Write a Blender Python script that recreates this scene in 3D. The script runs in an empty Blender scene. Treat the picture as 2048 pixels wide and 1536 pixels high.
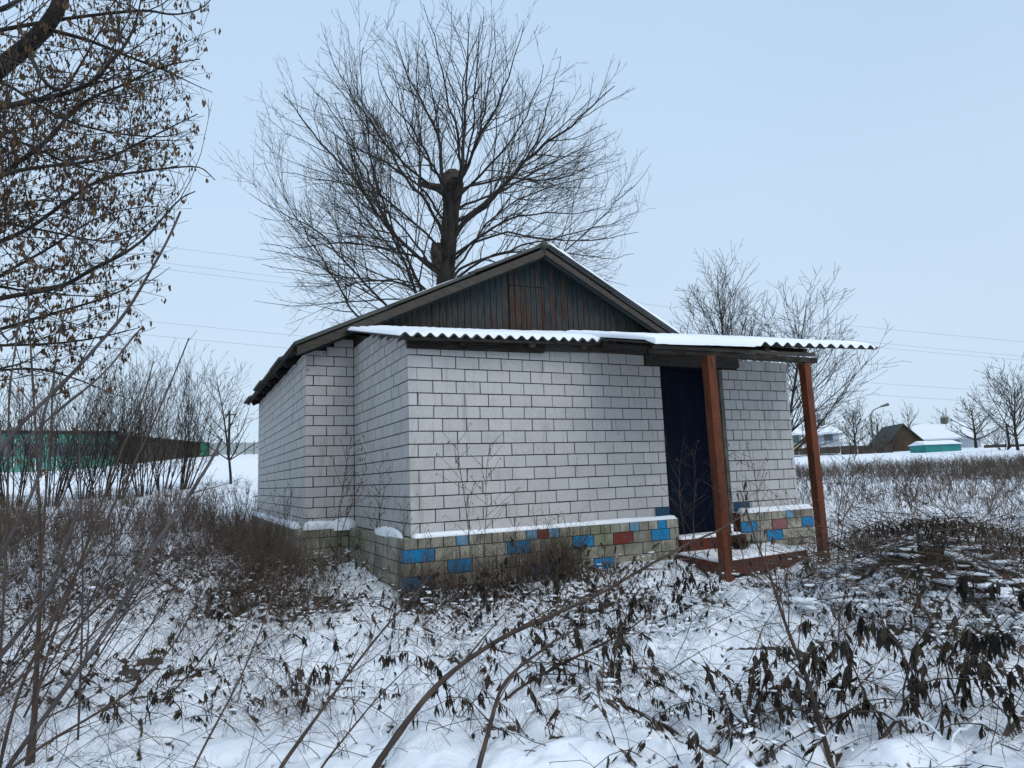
import bpy, math, random
import numpy as np
from mathutils import Matrix, Vector
rng = np.random.default_rng(7)
random.seed(7)
SC = bpy.context.scene
COL = SC.collection
# ------------------------------------------------------------------ camera
F_PX = 1350.27
CAM = np.array([-2.0479, -6.4985, 0.5406])
YAW, PITCH, ROLL = 0.459, 0.1381, -0.038
fw = np.array([math.sin(YAW) * math.cos(PITCH), math.cos(YAW) * math.cos(PITCH), math.sin(PITCH)])
rt = np.array([math.cos(YAW), -math.sin(YAW), 0.0])
up = np.cross(rt, fw)
rt, up = math.cos(ROLL) * rt + math.sin(ROLL) * up, -math.sin(ROLL) * rt + math.cos(ROLL) * up
cd = bpy.data.cameras.new('camera')
cam = bpy.data.objects.new('camera', cd)
COL.objects.link(cam)
cd.sensor_width = 36.0
cd.lens = F_PX / 2048 * 36.0
cd.clip_start = 0.05
cd.clip_end = 3000
M = Matrix(((rt[0], up[0], -fw[0], CAM[0]), (rt[1], up[1], -fw[1], CAM[1]), (rt[2], up[2], -fw[2], CAM[2]), (0, 0, 0, 1)))
cam.matrix_world = M
SC.camera = cam
# ------------------------------------------------------------------ world: overcast
W = bpy.data.worlds.new('World')
SC.world = W
W.use_nodes = True
nt = W.node_tree
nt.nodes.clear()
out = nt.nodes.new('ShaderNodeOutputWorld')
bg = nt.nodes.new('ShaderNodeBackground')
sky = nt.nodes.new('ShaderNodeTexSky')
sky.sky_type = 'NISHITA'
sky.sun_disc = False
SUN_EL, SUN_AZ = math.radians(48), math.radians(165)      # azimuth from +Y towards +X
sky.sun_elevation = SUN_EL
sky.sun_rotation = SUN_AZ
tc = nt.nodes.new('ShaderNodeTexCoord')
sep = nt.nodes.new('ShaderNodeSeparateXYZ')
ramp = nt.nodes.new('ShaderNodeValToRGB')
cr = ramp.color_ramp
cr.elements[0].position = 0.0
cr.elements[0].color = (6.3, 7.8, 9.35, 1)
cr.elements[1].position = 0.75
cr.elements[1].color = (4.85, 6.62, 8.9, 1)
noi = nt.nodes.new('ShaderNodeTexNoise')
noi.inputs['Scale'].default_value = 1.6
noi.inputs['Detail'].default_value = 4
mr = nt.nodes.new('ShaderNodeMapRange')
mr.inputs['To Min'].default_value = 0.92
mr.inputs['To Max'].default_value = 1.08
mx = nt.nodes.new('ShaderNodeMix')
mx.data_type = 'RGBA'
mx.inputs['Factor'].default_value = 0.965
vm = nt.nodes.new('ShaderNodeVectorMath')
vm.operation = 'SCALE'
nt.links.new(tc.outputs['Generated'], sep.inputs[0])
nt.links.new(sep.outputs['Z'], ramp.inputs[0])
nt.links.new(tc.outputs['Generated'], noi.inputs['Vector'])
nt.links.new(noi.outputs['Fac'], mr.inputs['Value'])
nt.links.new(sky.outputs[0], mx.inputs['A'])
nt.links.new(ramp.outputs[0], mx.inputs['B'])
nt.links.new(mx.outputs['Result'], vm.inputs[0])
nt.links.new(mr.outputs[0], vm.inputs['Scale'])
nt.links.new(vm.outputs[0], bg.inputs['Color'])
bg.inputs['Strength'].default_value = 0.1
nt.links.new(bg.outputs[0], out.inputs[0])
sl = bpy.data.lights.new('sun', 'SUN')
sl.energy = 1.5
sl.angle = math.radians(45)
sl.color = (1.0, 0.97, 0.93)
so = bpy.data.objects.new('sun', sl)
COL.objects.link(so)
sd = Vector((math.sin(SUN_AZ) * math.cos(SUN_EL), math.cos(SUN_AZ) * math.cos(SUN_EL), math.sin(SUN_EL)))
so.rotation_euler = sd.to_track_quat('Z', 'Y').to_euler()
SC.view_settings.view_transform = 'Standard'
SC.view_settings.look = 'None'
SC.view_settings.exposure = 0.04
SC.view_settings.gamma = 1.0
SC.view_settings.use_curve_mapping = False
SC.render.engine = 'CYCLES'
SC.cycles.max_bounces = 6
SC.cycles.diffuse_bounces = 3


# ------------------------------------------------------------------ helpers
def ray(u, v):
    return fw + (u - 1024) / F_PX * rt + (768 - v) / F_PX * up


def at(u, v, dist):
    "point seen at photo pixel (u,v), dist metres along the optical axis"
    return CAM + ray(u, v) * dist


def azi(u, v=930):
    r = ray(u, v)[:2]
    return r / np.hypot(*r)


def smooth(a, b, x):
    t = np.clip((x - a) / (b - a), 0, 1)
    return t * t * (3 - 2 * t)


AX = azi(1024)
AL = math.atan2(AX[0], AX[1])


def terrain(x, y):
    dx, dy = x - CAM[0], y - CAM[1]
    d = np.hypot(dx, dy)
    az = np.arctan2(dx, dy) - AL
    az = (az + np.pi) % (2 * np.pi) - np.pi
    w = smooth(-0.30, 0.22, az)
    near = -0.47 - 0.055 * np.maximum(0, 8 - d)
    e = np.maximum(0, d - 8)
    eL = np.minimum(e, 54)
    eR = np.minimum(e, 84)
    L = (0.105 - 0.028 * smooth(-0.38, -0.62, az)) * (eL / 7) ** 1.76
    R = 0.0079 * eR ** 1.3
    return near + L * (1 - w) + R * w


def lattice(ix, iy, seed):
    h = (ix * 374761393 + iy * 668265263 + seed * 974711) & 0x7fffffff
    h = ((h ^ (h >> 13)) * 1274126177) & 0x7fffffff
    return ((h ^ (h >> 16)) & 0xffff) / 65535.0


def vnoise(x, y, seed=0):
    x = np.asarray(x, float)
    y = np.asarray(y, float)
    ix = np.floor(x).astype(np.int64)
    iy = np.floor(y).astype(np.int64)
    fx, fy = x - ix, y - iy
    fx = fx * fx * (3 - 2 * fx)
    fy = fy * fy * (3 - 2 * fy)
    a = lattice(ix, iy, seed)
    b = lattice(ix + 1, iy, seed)
    c = lattice(ix, iy + 1, seed)
    d = lattice(ix + 1, iy + 1, seed)
    return (a * (1 - fx) + b * fx) * (1 - fy) + (c * (1 - fx) + d * fx) * fy


def fbm(x, y, seed=0, o=4):
    s, a, t = 0, 1, 0
    for i in range(o):
        s = s + a * vnoise(x * 2 ** i + 17 * i, y * 2 ** i - 31 * i, seed + i)
        t += a
        a *= 0.5
    return s / t


HEAP = (3.1, -3.2)


def lumps(x, y):
    "snow draped over plants: rounded lumps with creases; returns height, crease value (0 in a crease)"
    wx = x + 0.22 * fbm(x * 2.1, y * 2.1, 40, 2)
    wy = y + 0.22 * fbm(x * 2.1, y * 2.1, 50, 2)
    n1 = np.abs(fbm(wx * 2.3, wy * 2.3, 3, 3) - 0.5) * 2
    n2 = np.abs(fbm(wx * 6.1, wy * 6.1, 9, 2) - 0.5) * 2
    big = fbm(x * 0.5, y * 0.5, 21, 2)
    rough_ = smooth(0.42, 0.62, fbm(x * 0.55 + 9, y * 0.55, 61, 2))
    rough_ = 0.35 + 0.65 * rough_
    h = 0.34 * (big - 0.5) + (0.10 + 0.20 * rough_) * (np.sqrt(n1 + 0.004) - 0.4) + (0.012 + 0.07 * rough_) * np.sqrt(n2 + 0.004)
    h = h + 0.022 * (fbm(x * 9, y * 9, 77, 2) - 0.5) + 0.012 * (fbm(x * 23, y * 23, 78, 2) - 0.5)
    h = h + 0.52 * np.exp(-((x - HEAP[0]) ** 2 + (y - HEAP[1]) ** 2) / 0.45) * 1.35
    return h, n1, n2


def ground_z(x, y):
    x = np.asarray(x, float)
    y = np.asarray(y, float)
    d = np.hypot(x - CAM[0], y - CAM[1])
    h, n1, n2 = lumps(x, y)
    amp = 1 - smooth(14, 45, d) * 0.75
    inside = (x > -1.3) & (x < 7) & (y > -0.8) & (y < 9)
    amp = np.where(inside, amp * 0.45, amp)
    dip = 0.17 * np.exp(-((x - 3.6) ** 2 / 1.2 + (y + 1.2) ** 2 / 0.6))
    return terrain(x, y) + h * amp * 0.62 - dip


def gz(x, y):
    return float(ground_z(x, y))


class MB:
    def __init__(s):
        s.v, s.q, s.qm, s.t, s.tm, s.n = [], [], [], [], [], 0
        s.tubes = []

    def raw(s, v, q, m=0, t=None):
        v = np.asarray(v, float).reshape(-1, 3)
        if q is not None and len(q):
            q = np.asarray(q, np.int64).reshape(-1, 4)
            s.q.append(q + s.n)
            s.qm.append(np.full(len(q), m))
        if t is not None and len(t):
            t = np.asarray(t, np.int64).reshape(-1, 3)
            s.t.append(t + s.n)
            s.tm.append(np.full(len(t), m))
        s.v.append(v)
        s.n += len(v)
        return s

    def box(s, x0, x1, y0, y1, z0, z1, m=0):
        v = [(x, y, z) for z in (z0, z1) for y in (y0, y1) for x in (x0, x1)]
        q = [(0, 2, 3, 1), (4, 5, 7, 6), (0, 1, 5, 4), (2, 6, 7, 3), (0, 4, 6, 2), (1, 3, 7, 5)]
        return s.raw(v, q, m)

    def bar(s, a, b, w, h, m=0, upv=(0, 0, 1)):
        a, b = np.array(a, float), np.array(b, float)
        t = (b - a) / np.linalg.norm(b - a)
        r = np.cross(t, np.array(upv, float))
        r /= np.linalg.norm(r)
        n = np.cross(r, t)
        v = []
        for p in (a, b):
            for sx, sz in ((-1, -1), (1, -1), (1, 1), (-1, 1)):
                v.append(p + r * sx * w / 2 + n * sz * h / 2)
        q = [(3, 2, 1, 0), (4, 5, 6, 7), (0, 1, 5, 4), (1, 2, 6, 5), (2, 3, 7, 6), (3, 0, 4, 7)]
        return s.raw(v, q, m)

    def tube(s, pts, rad, sides=4, m=0, cap=False):
        pts = np.asarray(pts, float)
        rad = np.broadcast_to(np.asarray(rad, float), (len(pts),)) if np.ndim(rad) == 0 else np.asarray(rad, float)
        s.tubes.append((pts, rad, sides, m, cap))
        return s

    def _flush(s):
        groups = {}
        for p, r, k, m, c in s.tubes:
            groups.setdefault((len(p), k, m, c), []).append((p, r))
        s.tubes = []
        for (n, k, m, c), L in groups.items():
            P = np.array([a for a, b in L])
            R = np.array([b for a, b in L])
            T = np.gradient(P, axis=1)
            T /= np.linalg.norm(T, axis=2, keepdims=True) + 1e-12
            mean = np.abs(P[:, -1] - P[:, 0])
            ref = np.zeros((len(L), 3))
            ref[np.arange(len(L)), np.argmin(mean, axis=1)] = 1
            A = np.cross(T, ref[:, None, :])
            A /= np.linalg.norm(A, axis=2, keepdims=True) + 1e-12
            B = np.cross(T, A)
            ang = np.arange(k) / k * 2 * np.pi
            V = P[:, :, None, :] + R[:, :, None, None] * (A[:, :, None, :] * np.cos(ang)[None, None, :, None] + B[:, :, None, :] * np.sin(ang)[None, None, :, None])
            base = (np.arange(len(L)) * n * k)[:, None, None]
            i = np.arange(n - 1)[None, :, None]
            j = np.arange(k)[None, None, :]
            j2 = (j + 1) % k
            Q = np.stack([base + i * k + j, base + i * k + j2, base + (i + 1) * k + j2, base + (i + 1) * k + j], axis=-1).reshape(-1, 4)
            tris = None
            if c:
                tl = []
                for b in range(len(L)):
                    o = b * n * k + (n - 1) * k
                    tl += [(o, o + x, o + x + 1) for x in range(1, k - 1)]
                    o = b * n * k
                    tl += [(o, o + x + 1, o + x) for x in range(1, k - 1)]
                tris = tl
            s.raw(V.reshape(-1, 3), Q, m, tris)

    def mesh(s, name, mats, smooth_=False):
        s._flush()
        me = bpy.data.meshes.new(name)
        V = np.concatenate(s.v) if s.v else np.zeros((0, 3))
        Q = np.concatenate(s.q) if s.q else np.zeros((0, 4), int)
        T = np.concatenate(s.t) if s.t else np.zeros((0, 3), int)
        me.vertices.add(len(V))
        me.vertices.foreach_set('co', V.astype(np.float32).ravel())
        me.loops.add(len(Q) * 4 + len(T) * 3)
        me.loops.foreach_set('vertex_index', np.concatenate([Q.ravel(), T.ravel()]).astype(np.int32))
        me.polygons.add(len(Q) + len(T))
        st = np.concatenate([np.arange(len(Q)) * 4, len(Q) * 4 + np.arange(len(T)) * 3]).astype(np.int32)
        me.polygons.foreach_set('loop_start', st)
        mi = np.concatenate(s.qm + s.tm) if (s.qm or s.tm) else np.zeros(0)
        me.polygons.foreach_set('material_index', mi.astype(np.int32))
        me.polygons.foreach_set('use_smooth', np.full(len(Q) + len(T), smooth_))
        me.update(calc_edges=True)
        for m in (mats if isinstance(mats, (list, tuple)) else [mats]):
            me.materials.append(m)
        return me

    def build(s, name, mats, parent=None, smooth_=False, loc=None):
        return link(name, s.mesh(name, mats, smooth_), parent, loc)


def link(name, me, parent=None, loc=None):
    o = bpy.data.objects.new(name, me)
    COL.objects.link(o)
    if loc is not None:
        o.location = loc
    if parent is not None:
        o.parent = parent
    return o


def tag(o, label=None, cat=None, group=None, kind=None):
    if label:
        o['label'] = label
    if cat:
        o['category'] = cat
    if group:
        o['group'] = group
    if kind:
        o['kind'] = kind
    return o


def thing(name, label, cat, loc=(0, 0, 0), group=None):
    o = bpy.data.objects.new(name, None)
    COL.objects.link(o)
    o.location = loc
    o.empty_display_size = 0.1
    return tag(o, label, cat, group)


# ------------------------------------------------------------------ materials
def mat(name, c1, c2=None, scale=4.0, rough=0.85, bump=0.0, bscale=40.0, c3=None, stretch=(1, 1, 1), rnd=0.0, spec=0.25, det=5, lo=0.35, hi=0.65):
    m = bpy.data.materials.new(name)
    m.use_nodes = True
    n = m.node_tree
    b = n.nodes['Principled BSDF']
    b.inputs['Roughness'].default_value = rough
    b.inputs['Specular IOR Level'].default_value = spec
    b.inputs['Base Color'].default_value = (*c1, 1)
    if c2 is None and not bump and not rnd:
        return m
    tc_ = n.nodes.new('ShaderNodeTexCoord')
    mp = n.nodes.new('ShaderNodeMapping')
    mp.inputs['Scale'].default_value = stretch
    n.links.new(tc_.outputs['Object'], mp.inputs[0])
    vec = mp.outputs[0]
    oi = n.nodes.new('ShaderNodeObjectInfo')
    if rnd:
        ad = n.nodes.new('ShaderNodeVectorMath')
        ad.operation = 'ADD'
        ml = n.nodes.new('ShaderNodeMath')
        ml.operation = 'MULTIPLY'
        ml.inputs[1].default_value = 57.0
        n.links.new(oi.outputs['Random'], ml.inputs[0])
        n.links.new(vec, ad.inputs[0])
        n.links.new(ml.outputs[0], ad.inputs[1])
        vec = ad.outputs[0]
    col = None
    if c2 is not None:
        no = n.nodes.new('ShaderNodeTexNoise')
        no.inputs['Scale'].default_value = scale
        no.inputs['Detail'].default_value = det
        n.links.new(vec, no.inputs['Vector'])
        rp = n.nodes.new('ShaderNodeValToRGB')
        e = rp.color_ramp.elements
        e[0].position, e[0].color = lo, (*c1, 1)
        e[1].position, e[1].color = hi, (*c2, 1)
        if c3 is not None:
            x = rp.color_ramp.elements.new(min(hi + 0.12, 0.98))
            x.color = (*c3, 1)
        n.links.new(no.outputs['Fac'], rp.inputs[0])
        col = rp.outputs[0]
    if rnd:
        hsv = n.nodes.new('ShaderNodeHueSaturation')
        mr_ = n.nodes.new('ShaderNodeMapRange')
        mr_.inputs['To Min'].default_value = 1 - rnd
        mr_.inputs['To Max'].default_value = 1 + rnd
        n.links.new(oi.outputs['Random'], mr_.inputs['Value'])
        n.links.new(mr_.outputs[0], hsv.inputs['Value'])
        if col is not None:
            n.links.new(col, hsv.inputs['Color'])
        else:
            hsv.inputs['Color'].default_value = (*c1, 1)
        col = hsv.outputs[0]
    if col is not None:
        n.links.new(col, b.inputs['Base Color'])
    if bump:
        nb = n.nodes.new('ShaderNodeTexNoise')
        nb.inputs['Scale'].default_value = bscale
        nb.inputs['Detail'].default_value = 6
        n.links.new(vec, nb.inputs['Vector'])
        bu = n.nodes.new('ShaderNodeBump')
        bu.inputs['Strength'].default_value = bump
        bu.inputs['Distance'].default_value = 0.02
        n.links.new(nb.outputs['Fac'], bu.inputs['Height'])
        n.links.new(bu.outputs[0], b.inputs['Normal'])
    return m


def mat_multi(name, base, layers, rough=0.85, bump=0.3, bscale=60, rnd=0.0):
    "base colour + noise-masked colour layers [(colour, scale, stretch, lo, hi, strength)]"
    m = mat(name, base, None, rough=rough, bump=bump, bscale=bscale, rnd=rnd)
    n = m.node_tree
    b = n.nodes['Principled BSDF']
    tc_ = n.nodes.new('ShaderNodeTexCoord')
    geo = n.nodes.new('ShaderNodeNewGeometry')
    cur = b.inputs['Base Color'].links[0].from_socket if b.inputs['Base Color'].links else None
    for i, lay in enumerate(layers):
        c, s, st, lo, hi, k = lay[:6]
        mp = n.nodes.new('ShaderNodeMapping')
        mp.inputs['Scale'].default_value = st
        mp.inputs['Location'].default_value = (i * 3.3, i * 7.1, i * 1.7)
        n.links.new(geo.outputs['Position'], mp.inputs[0])
        no = n.nodes.new('ShaderNodeTexNoise')
        no.inputs['Scale'].default_value = s
        no.inputs['Detail'].default_value = 6
        n.links.new(mp.outputs[0], no.inputs['Vector'])
        r = n.nodes.new('ShaderNodeMapRange')
        r.inputs['From Min'].default_value = lo
        r.inputs['From Max'].default_value = hi
        r.inputs['To Max'].default_value = k
        src = no.outputs['Fac']
        if len(lay) > 6:                    # weathering stronger low down (positive) or high up (negative)
            sp_ = n.nodes.new('ShaderNodeSeparateXYZ')
            n.links.new(geo.outputs['Position'], sp_.inputs[0])
            ma = n.nodes.new('ShaderNodeMath')
            ma.operation = 'MULTIPLY_ADD'
            ma.inputs[1].default_value = -lay[6]
            ma.inputs[2].default_value = lay[6] * lay[7]
            n.links.new(sp_.outputs['Z'], ma.inputs[0])
            mb_ = n.nodes.new('ShaderNodeMath')
            mb_.operation = 'ADD'
            n.links.new(ma.outputs[0], mb_.inputs[0])
            n.links.new(src, mb_.inputs[1])
            src = mb_.outputs[0]
        n.links.new(src, r.inputs['Value'])
        x = n.nodes.new('ShaderNodeMix')
        x.data_type = 'RGBA'
        n.links.new(r.outputs[0], x.inputs['Factor'])
        if cur is None:
            x.inputs['A'].default_value = (*base, 1)
        else:
            n.links.new(cur, x.inputs['A'])
        x.inputs['B'].default_value = (*c, 1)
        cur = x.outputs['Result']
    n.links.new(cur, b.inputs['Base Color'])
    return m


M_BRICK = mat_multi('white_brick', (0.50, 0.485, 0.465), [
    ((0.39, 0.38, 0.365), 3.0, (1, 1, 1), 0.45, 0.75, 0.7),
    ((0.24, 0.22, 0.17), 5.0, (6, 6, 0.5), 0.60, 0.80, 0.7),
    ((0.54, 0.54, 0.535), 38.0, (1, 1, 1), 0.45, 0.70, 0.6),
    ((0.16, 0.145, 0.125), 13.0, (1, 1, 1), 0.70, 0.73, 0.8),
    ((0.20, 0.19, 0.15), 1.6, (3, 3, 0.5), 0.62, 0.80, 0.6)], bump=0.45, bscale=120, rnd=0.075)
M_MORTAR = mat('mortar', (0.016, 0.015, 0.014), (0.05, 0.045, 0.04), scale=30, bump=0.5)
M_PLB = mat_multi('plinth_brick', (0.35, 0.33, 0.265), [
    ((0.14, 0.13, 0.10), 4.0, (1, 1, 1), 0.45, 0.68, 0.85),
    ((0.07, 0.065, 0.055), 7.0, (5, 5, 0.6), 0.55, 0.75, 0.8),
    ((0.10, 0.12, 0.035), 1.3, (1, 1, 1), 0.57, 0.70, 0.6)], bump=0.6, bscale=70, rnd=0.14)


def paint(name, c, dirt=0.6):
    return mat_multi(name, c, [((c[0] * .5, c[1] * .5, c[2] * .5), 9.0, (3, 3, 1), 0.52, 0.72, dirt),
                               ((0.14, 0.13, 0.10), 14.0, (1, 1, 1), 0.60, 0.70, 0.7)], bump=0.4, bscale=80, rough=0.6)


M_BLUE = paint('blue_painted_brick', (0.008, 0.20, 0.42))
M_LBLUE = paint('pale_blue_painted_brick', (0.13, 0.27, 0.38))
M_RED = paint('red_painted_brick', (0.16, 0.032, 0.02))
M_PINK = paint('pink_painted_brick', (0.24, 0.10, 0.10))
M_DBLUE = paint('dark_blue_paint', (0.012, 0.055, 0.11), 0.3)
M_REDC = mat_multi('red_painted_concrete', (0.105, 0.020, 0.010), [((0.05, 0.03, 0.02), 8, (1, 1, 1), 0.48, 0.66, 0.8)], bump=0.6, bscale=40)
M_CONC = mat('old_concrete', (0.16, 0.155, 0.13), (0.08, 0.075, 0.055), scale=5, bump=0.5)
M_SNOW = mat('snow', (0.80, 0.83, 0.87), (0.86, 0.88, 0.90), scale=3, rough=0.6, bump=0.30, bscale=22, spec=0.2)
M_WEEDB = mat('brown_dead_leaves', (0.025, 0.018, 0.013), (0.085, 0.058, 0.038), scale=2.2, lo=0.4, hi=0.6)
M_SLATE = mat_multi('corrugated_cement', (0.07, 0.07, 0.066), [((0.05, 0.06, 0.035), 6, (1, 1, 1), 0.45, 0.65, 0.8)], bump=0.4, bscale=50)
M_WOODG = mat_multi('grey_weathered_wood', (0.064, 0.055, 0.046), [((0.035, 0.028, 0.023), 6, (1.2, 8, 8), 0.42, 0.66, 0.85), ((0.13, 0.115, 0.10), 14, (1, 14, 14), 0.55, 0.7, 0.5)], bump=0.5, bscale=50)
M_WOODD = mat_multi('dark_wood', (0.016, 0.012, 0.009), [((0.06, 0.05, 0.042), 6, (1, 8, 8), 0.45, 0.68, 0.7)], bump=0.5)
M_PLANK = mat_multi('teal_flaking_plank', (0.014, 0.028, 0.031), [
    ((0.052, 0.049, 0.045), 3.0, (14, 1, 1.3), 0.42, 0.60, 0.9, 0.28, 3.15),
    ((0.040, 0.020, 0.012), 2.2, (12, 1, 1.2), 0.56, 0.70, 0.8, 0.25, 3.05),
    ((0.018, 0.016, 0.014), 5, (14, 1, 0.9), 0.56, 0.70, 0.8)], bump=0.6, bscale=60, rnd=0.22)
M_PLANKR = mat_multi('rusty_flaking_plank', (0.020, 0.026, 0.026), [
    ((0.052, 0.046, 0.041), 3.0, (14, 1, 1.3), 0.38, 0.56, 0.9, 0.2, 3.3),
    ((0.050, 0.019, 0.011), 2.2, (12, 1, 1.0), 0.46, 0.60, 0.85, 0.15, 3.2),
    ((0.018, 0.016, 0.014), 5, (14, 1, 0.9), 0.54, 0.68, 0.8)], bump=0.6, bscale=60, rnd=0.22)
M_TEAL = mat_multi('teal_painted_wood', (0.009, 0.021, 0.024), [((0.03, 0.026, 0.022), 8, (1, 6, 6), 0.48, 0.68, 0.6)], bump=0.4)
M_DOOR = mat_multi('dark_blue_door_paint', (0.0012, 0.003, 0.014), [((0.0025, 0.011, 0.022), 2.2, (5, 1, 0.5), 0.45, 0.7, 0.8)], rough=0.75, bump=0.25, bscale=30)
M_DOOR.node_tree.nodes['Principled BSDF'].inputs['Specular IOR Level'].default_value = 0.12
M_POST = mat_multi('rust_orange_post_paint', (0.125, 0.033, 0.011), [((0.035, 0.016, 0.010), 5, (4, 4, 0.7), 0.48, 0.68, 0.85), ((0.16, 0.055, 0.024), 14, (4, 4, 1), 0.58, 0.7, 0.5)], bump=0.5, bscale=40, rough=0.7)
M_BARK = mat('bark', (0.014, 0.011, 0.009), (0.040, 0.033, 0.027), scale=9, bump=0.9, bscale=22, stretch=(1, 1, 0.25))
M_TWIG = mat('twig_bark', (0.032, 0.025, 0.022), (0.060, 0.050, 0.038), scale=2.5)
M_TWIGY = mat('willow_twig', (0.045, 0.036, 0.026), (0.075, 0.062, 0.038), scale=1.5)
M_CUT = mat('sawn_wood', (0.075, 0.055, 0.042), (0.022, 0.017, 0.014), scale=7, bump=0.4)
M_SEED = mat('dry_seed_keys', (0.115, 0.066, 0.030), (0.045, 0.028, 0.016), scale=5)
M_STEMG = mat('grey_sapling_bark', (0.085, 0.072, 0.07), (0.042, 0.034, 0.032), scale=8, bump=0.3)
M_STEMD = mat('dark_sapling_bark', (0.045, 0.030, 0.025), (0.085, 0.06, 0.045), scale=8)
M_WEED = mat('dead_weed', (0.042, 0.028, 0.021), (0.115, 0.082, 0.06), scale=1.1, det=3)
M_WEEDD = mat('dark_dead_leaves', (0.014, 0.011, 0.009), (0.055, 0.044, 0.028), scale=1.7, lo=0.42, hi=0.6, c3=(0.045, 0.05, 0.02))
M_GRASS = mat('dry_grass', (0.15, 0.125, 0.085), (0.085, 0.065, 0.045), scale=3)
M_GREEN = mat('green_leaf', (0.018, 0.032, 0.012), (0.035, 0.05, 0.018), scale=9, rough=0.6)
M_BLACK = mat('black_plastic', (0.008, 0.008, 0.008), rough=0.4)

# ------------------------------------------------------------------ ground
ang0 = math.atan2(fw[0], fw[1])
A = np.concatenate([np.radians(np.arange(-50, 50, 0.2)), np.radians(np.arange(50, 310, 5))]) + ang0
r = [0.25]
while r[-1] < 900:
    r.append(r[-1] * (1.15 if r[-1] < 1.6 else 1.0078 if r[-1] < 22 else 1.02 if r[-1] < 90 else 1.15))
Rr = np.array(r)
GX = CAM[0] + Rr[:, None] * np.sin(A)[None, :]
GY = CAM[1] + Rr[:, None] * np.cos(A)[None, :]
GZ = ground_z(GX, GY)
nr, na = GX.shape
i, j = np.meshgrid(np.arange(nr - 1), np.arange(na), indexing='ij')
j2 = (j + 1) % na
Q = np.stack([i * na + j, (i + 1) * na + j, (i + 1) * na + j2, i * na + j2], -1).reshape(-1, 4)
g = MB()
g.raw(np.stack([GX, GY, GZ], -1).reshape(-1, 3), Q)
cz = len(Rr)
g.raw([(CAM[0], CAM[1], gz(CAM[0], CAM[1]))], None)
g.t.append(np.array([(cz * na, (k + 1) % na, k) for k in range(na)]) * [1, 1, 1])
g.tm.append(np.zeros(na))
M_GND = mat('snow_ground', (0.80, 0.83, 0.87), None, rough=0.6, bump=0.4, bscale=26, spec=0.2)
n_ = M_GND.node_tree
at_ = n_.nodes.new('ShaderNodeAttribute')
at_.attribute_name = 'litter_shade'
geo_ = n_.nodes.new('ShaderNodeNewGeometry')
nz = n_.nodes.new('ShaderNodeTexNoise')
nz.inputs['Scale'].default_value = 22
nz.inputs['Detail'].default_value = 8
n_.links.new(geo_.outputs['Position'], nz.inputs['Vector'])
ad_ = n_.nodes.new('ShaderNodeMath')
ad_.operation = 'MULTIPLY_ADD'
ad_.inputs[1].default_value = 0.9
n_.links.new(nz.outputs['Fac'], ad_.inputs[0])
n_.links.new(at_.outputs['Fac'], ad_.inputs[2])
mr2 = n_.nodes.new('ShaderNodeMapRange')
mr2.inputs['From Min'].default_value = 0.93
mr2.inputs['From Max'].default_value = 1.03
n_.links.new(ad_.outputs[0], mr2.inputs['Value'])
mx2 = n_.nodes.new('ShaderNodeMix')
mx2.data_type = 'RGBA'
mx2.inputs['A'].default_value = (0.82, 0.845, 0.88, 1)
n2_ = n_.nodes.new('ShaderNodeTexNoise')
n2_.inputs['Scale'].default_value = 40
n_.links.new(geo_.outputs['Position'], n2_.inputs['Vector'])
rp2 = n_.nodes.new('ShaderNodeValToRGB')
rp2.color_ramp.elements[0].color = (0.018, 0.014, 0.010, 1)
rp2.color_ramp.elements[1].color = (0.085, 0.062, 0.042, 1)
n_.links.new(n2_.outputs['Fac'], rp2.inputs[0])
n_.links.new(rp2.outputs[0], mx2.inputs['B'])
n_.links.new(mr2.outputs[0], mx2.inputs['Factor'])
n_.links.new(mx2.outputs['Result'], n_.nodes['Principled BSDF'].inputs['Base Color'])


def px_az(x, y):
    "photo column of the compass direction towards (x,y)"
    az = np.arctan2(x - CAM[0], y - CAM[1]) - AL
    return 1024 + F_PX * np.tan(np.clip(az, -1.3, 1.3)) * 1.0


def weedy(x, y):
    "0..1 how thick the dead vegetation stands"
    d = np.hypot(x - CAM[0], y - CAM[1])
    u = px_az(x, y)
    w = np.zeros_like(d)
    left = smooth(620, 380, u)
    w += left * smooth(5.6, 8.5, d) * smooth(36, 22, d) * 0.8
    right = smooth(1450, 1650, u)
    w += right * (smooth(7, 11, d) * smooth(52, 40, d) * 0.07 + smooth(24, 29, d) * smooth(46, 38, d) * 0.75)
    # along the plinth
    w += 0.9 * smooth(0.9, 0.2, np.abs(y + 0.5)) * smooth(-1.2, -0.5, x) * smooth(1.4, 0.2, x)
    w += 0.9 * smooth(1.0, 0.2, np.abs(x + 1.0)) * smooth(-1.2, -0.5, y) * smooth(9, 7, y)
    w += 0.7 * smooth(1.2, 0.4, np.hypot(x - 0.9, y + 1.2))
    w += 0.7 * smooth(1.3, 0.5, np.hypot(x - 3.6, y + 2.9))
    w += 0.12
    w *= 0.25 + 1.25 * smooth(0.36, 0.62, fbm(x * 0.7, y * 0.7, 70, 3))
    w *= 1 - 0.55 * smooth(380, 460, u) * smooth(720, 600, u) * smooth(9.5, 12, d)
    return np.clip(w, 0, 1)


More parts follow.
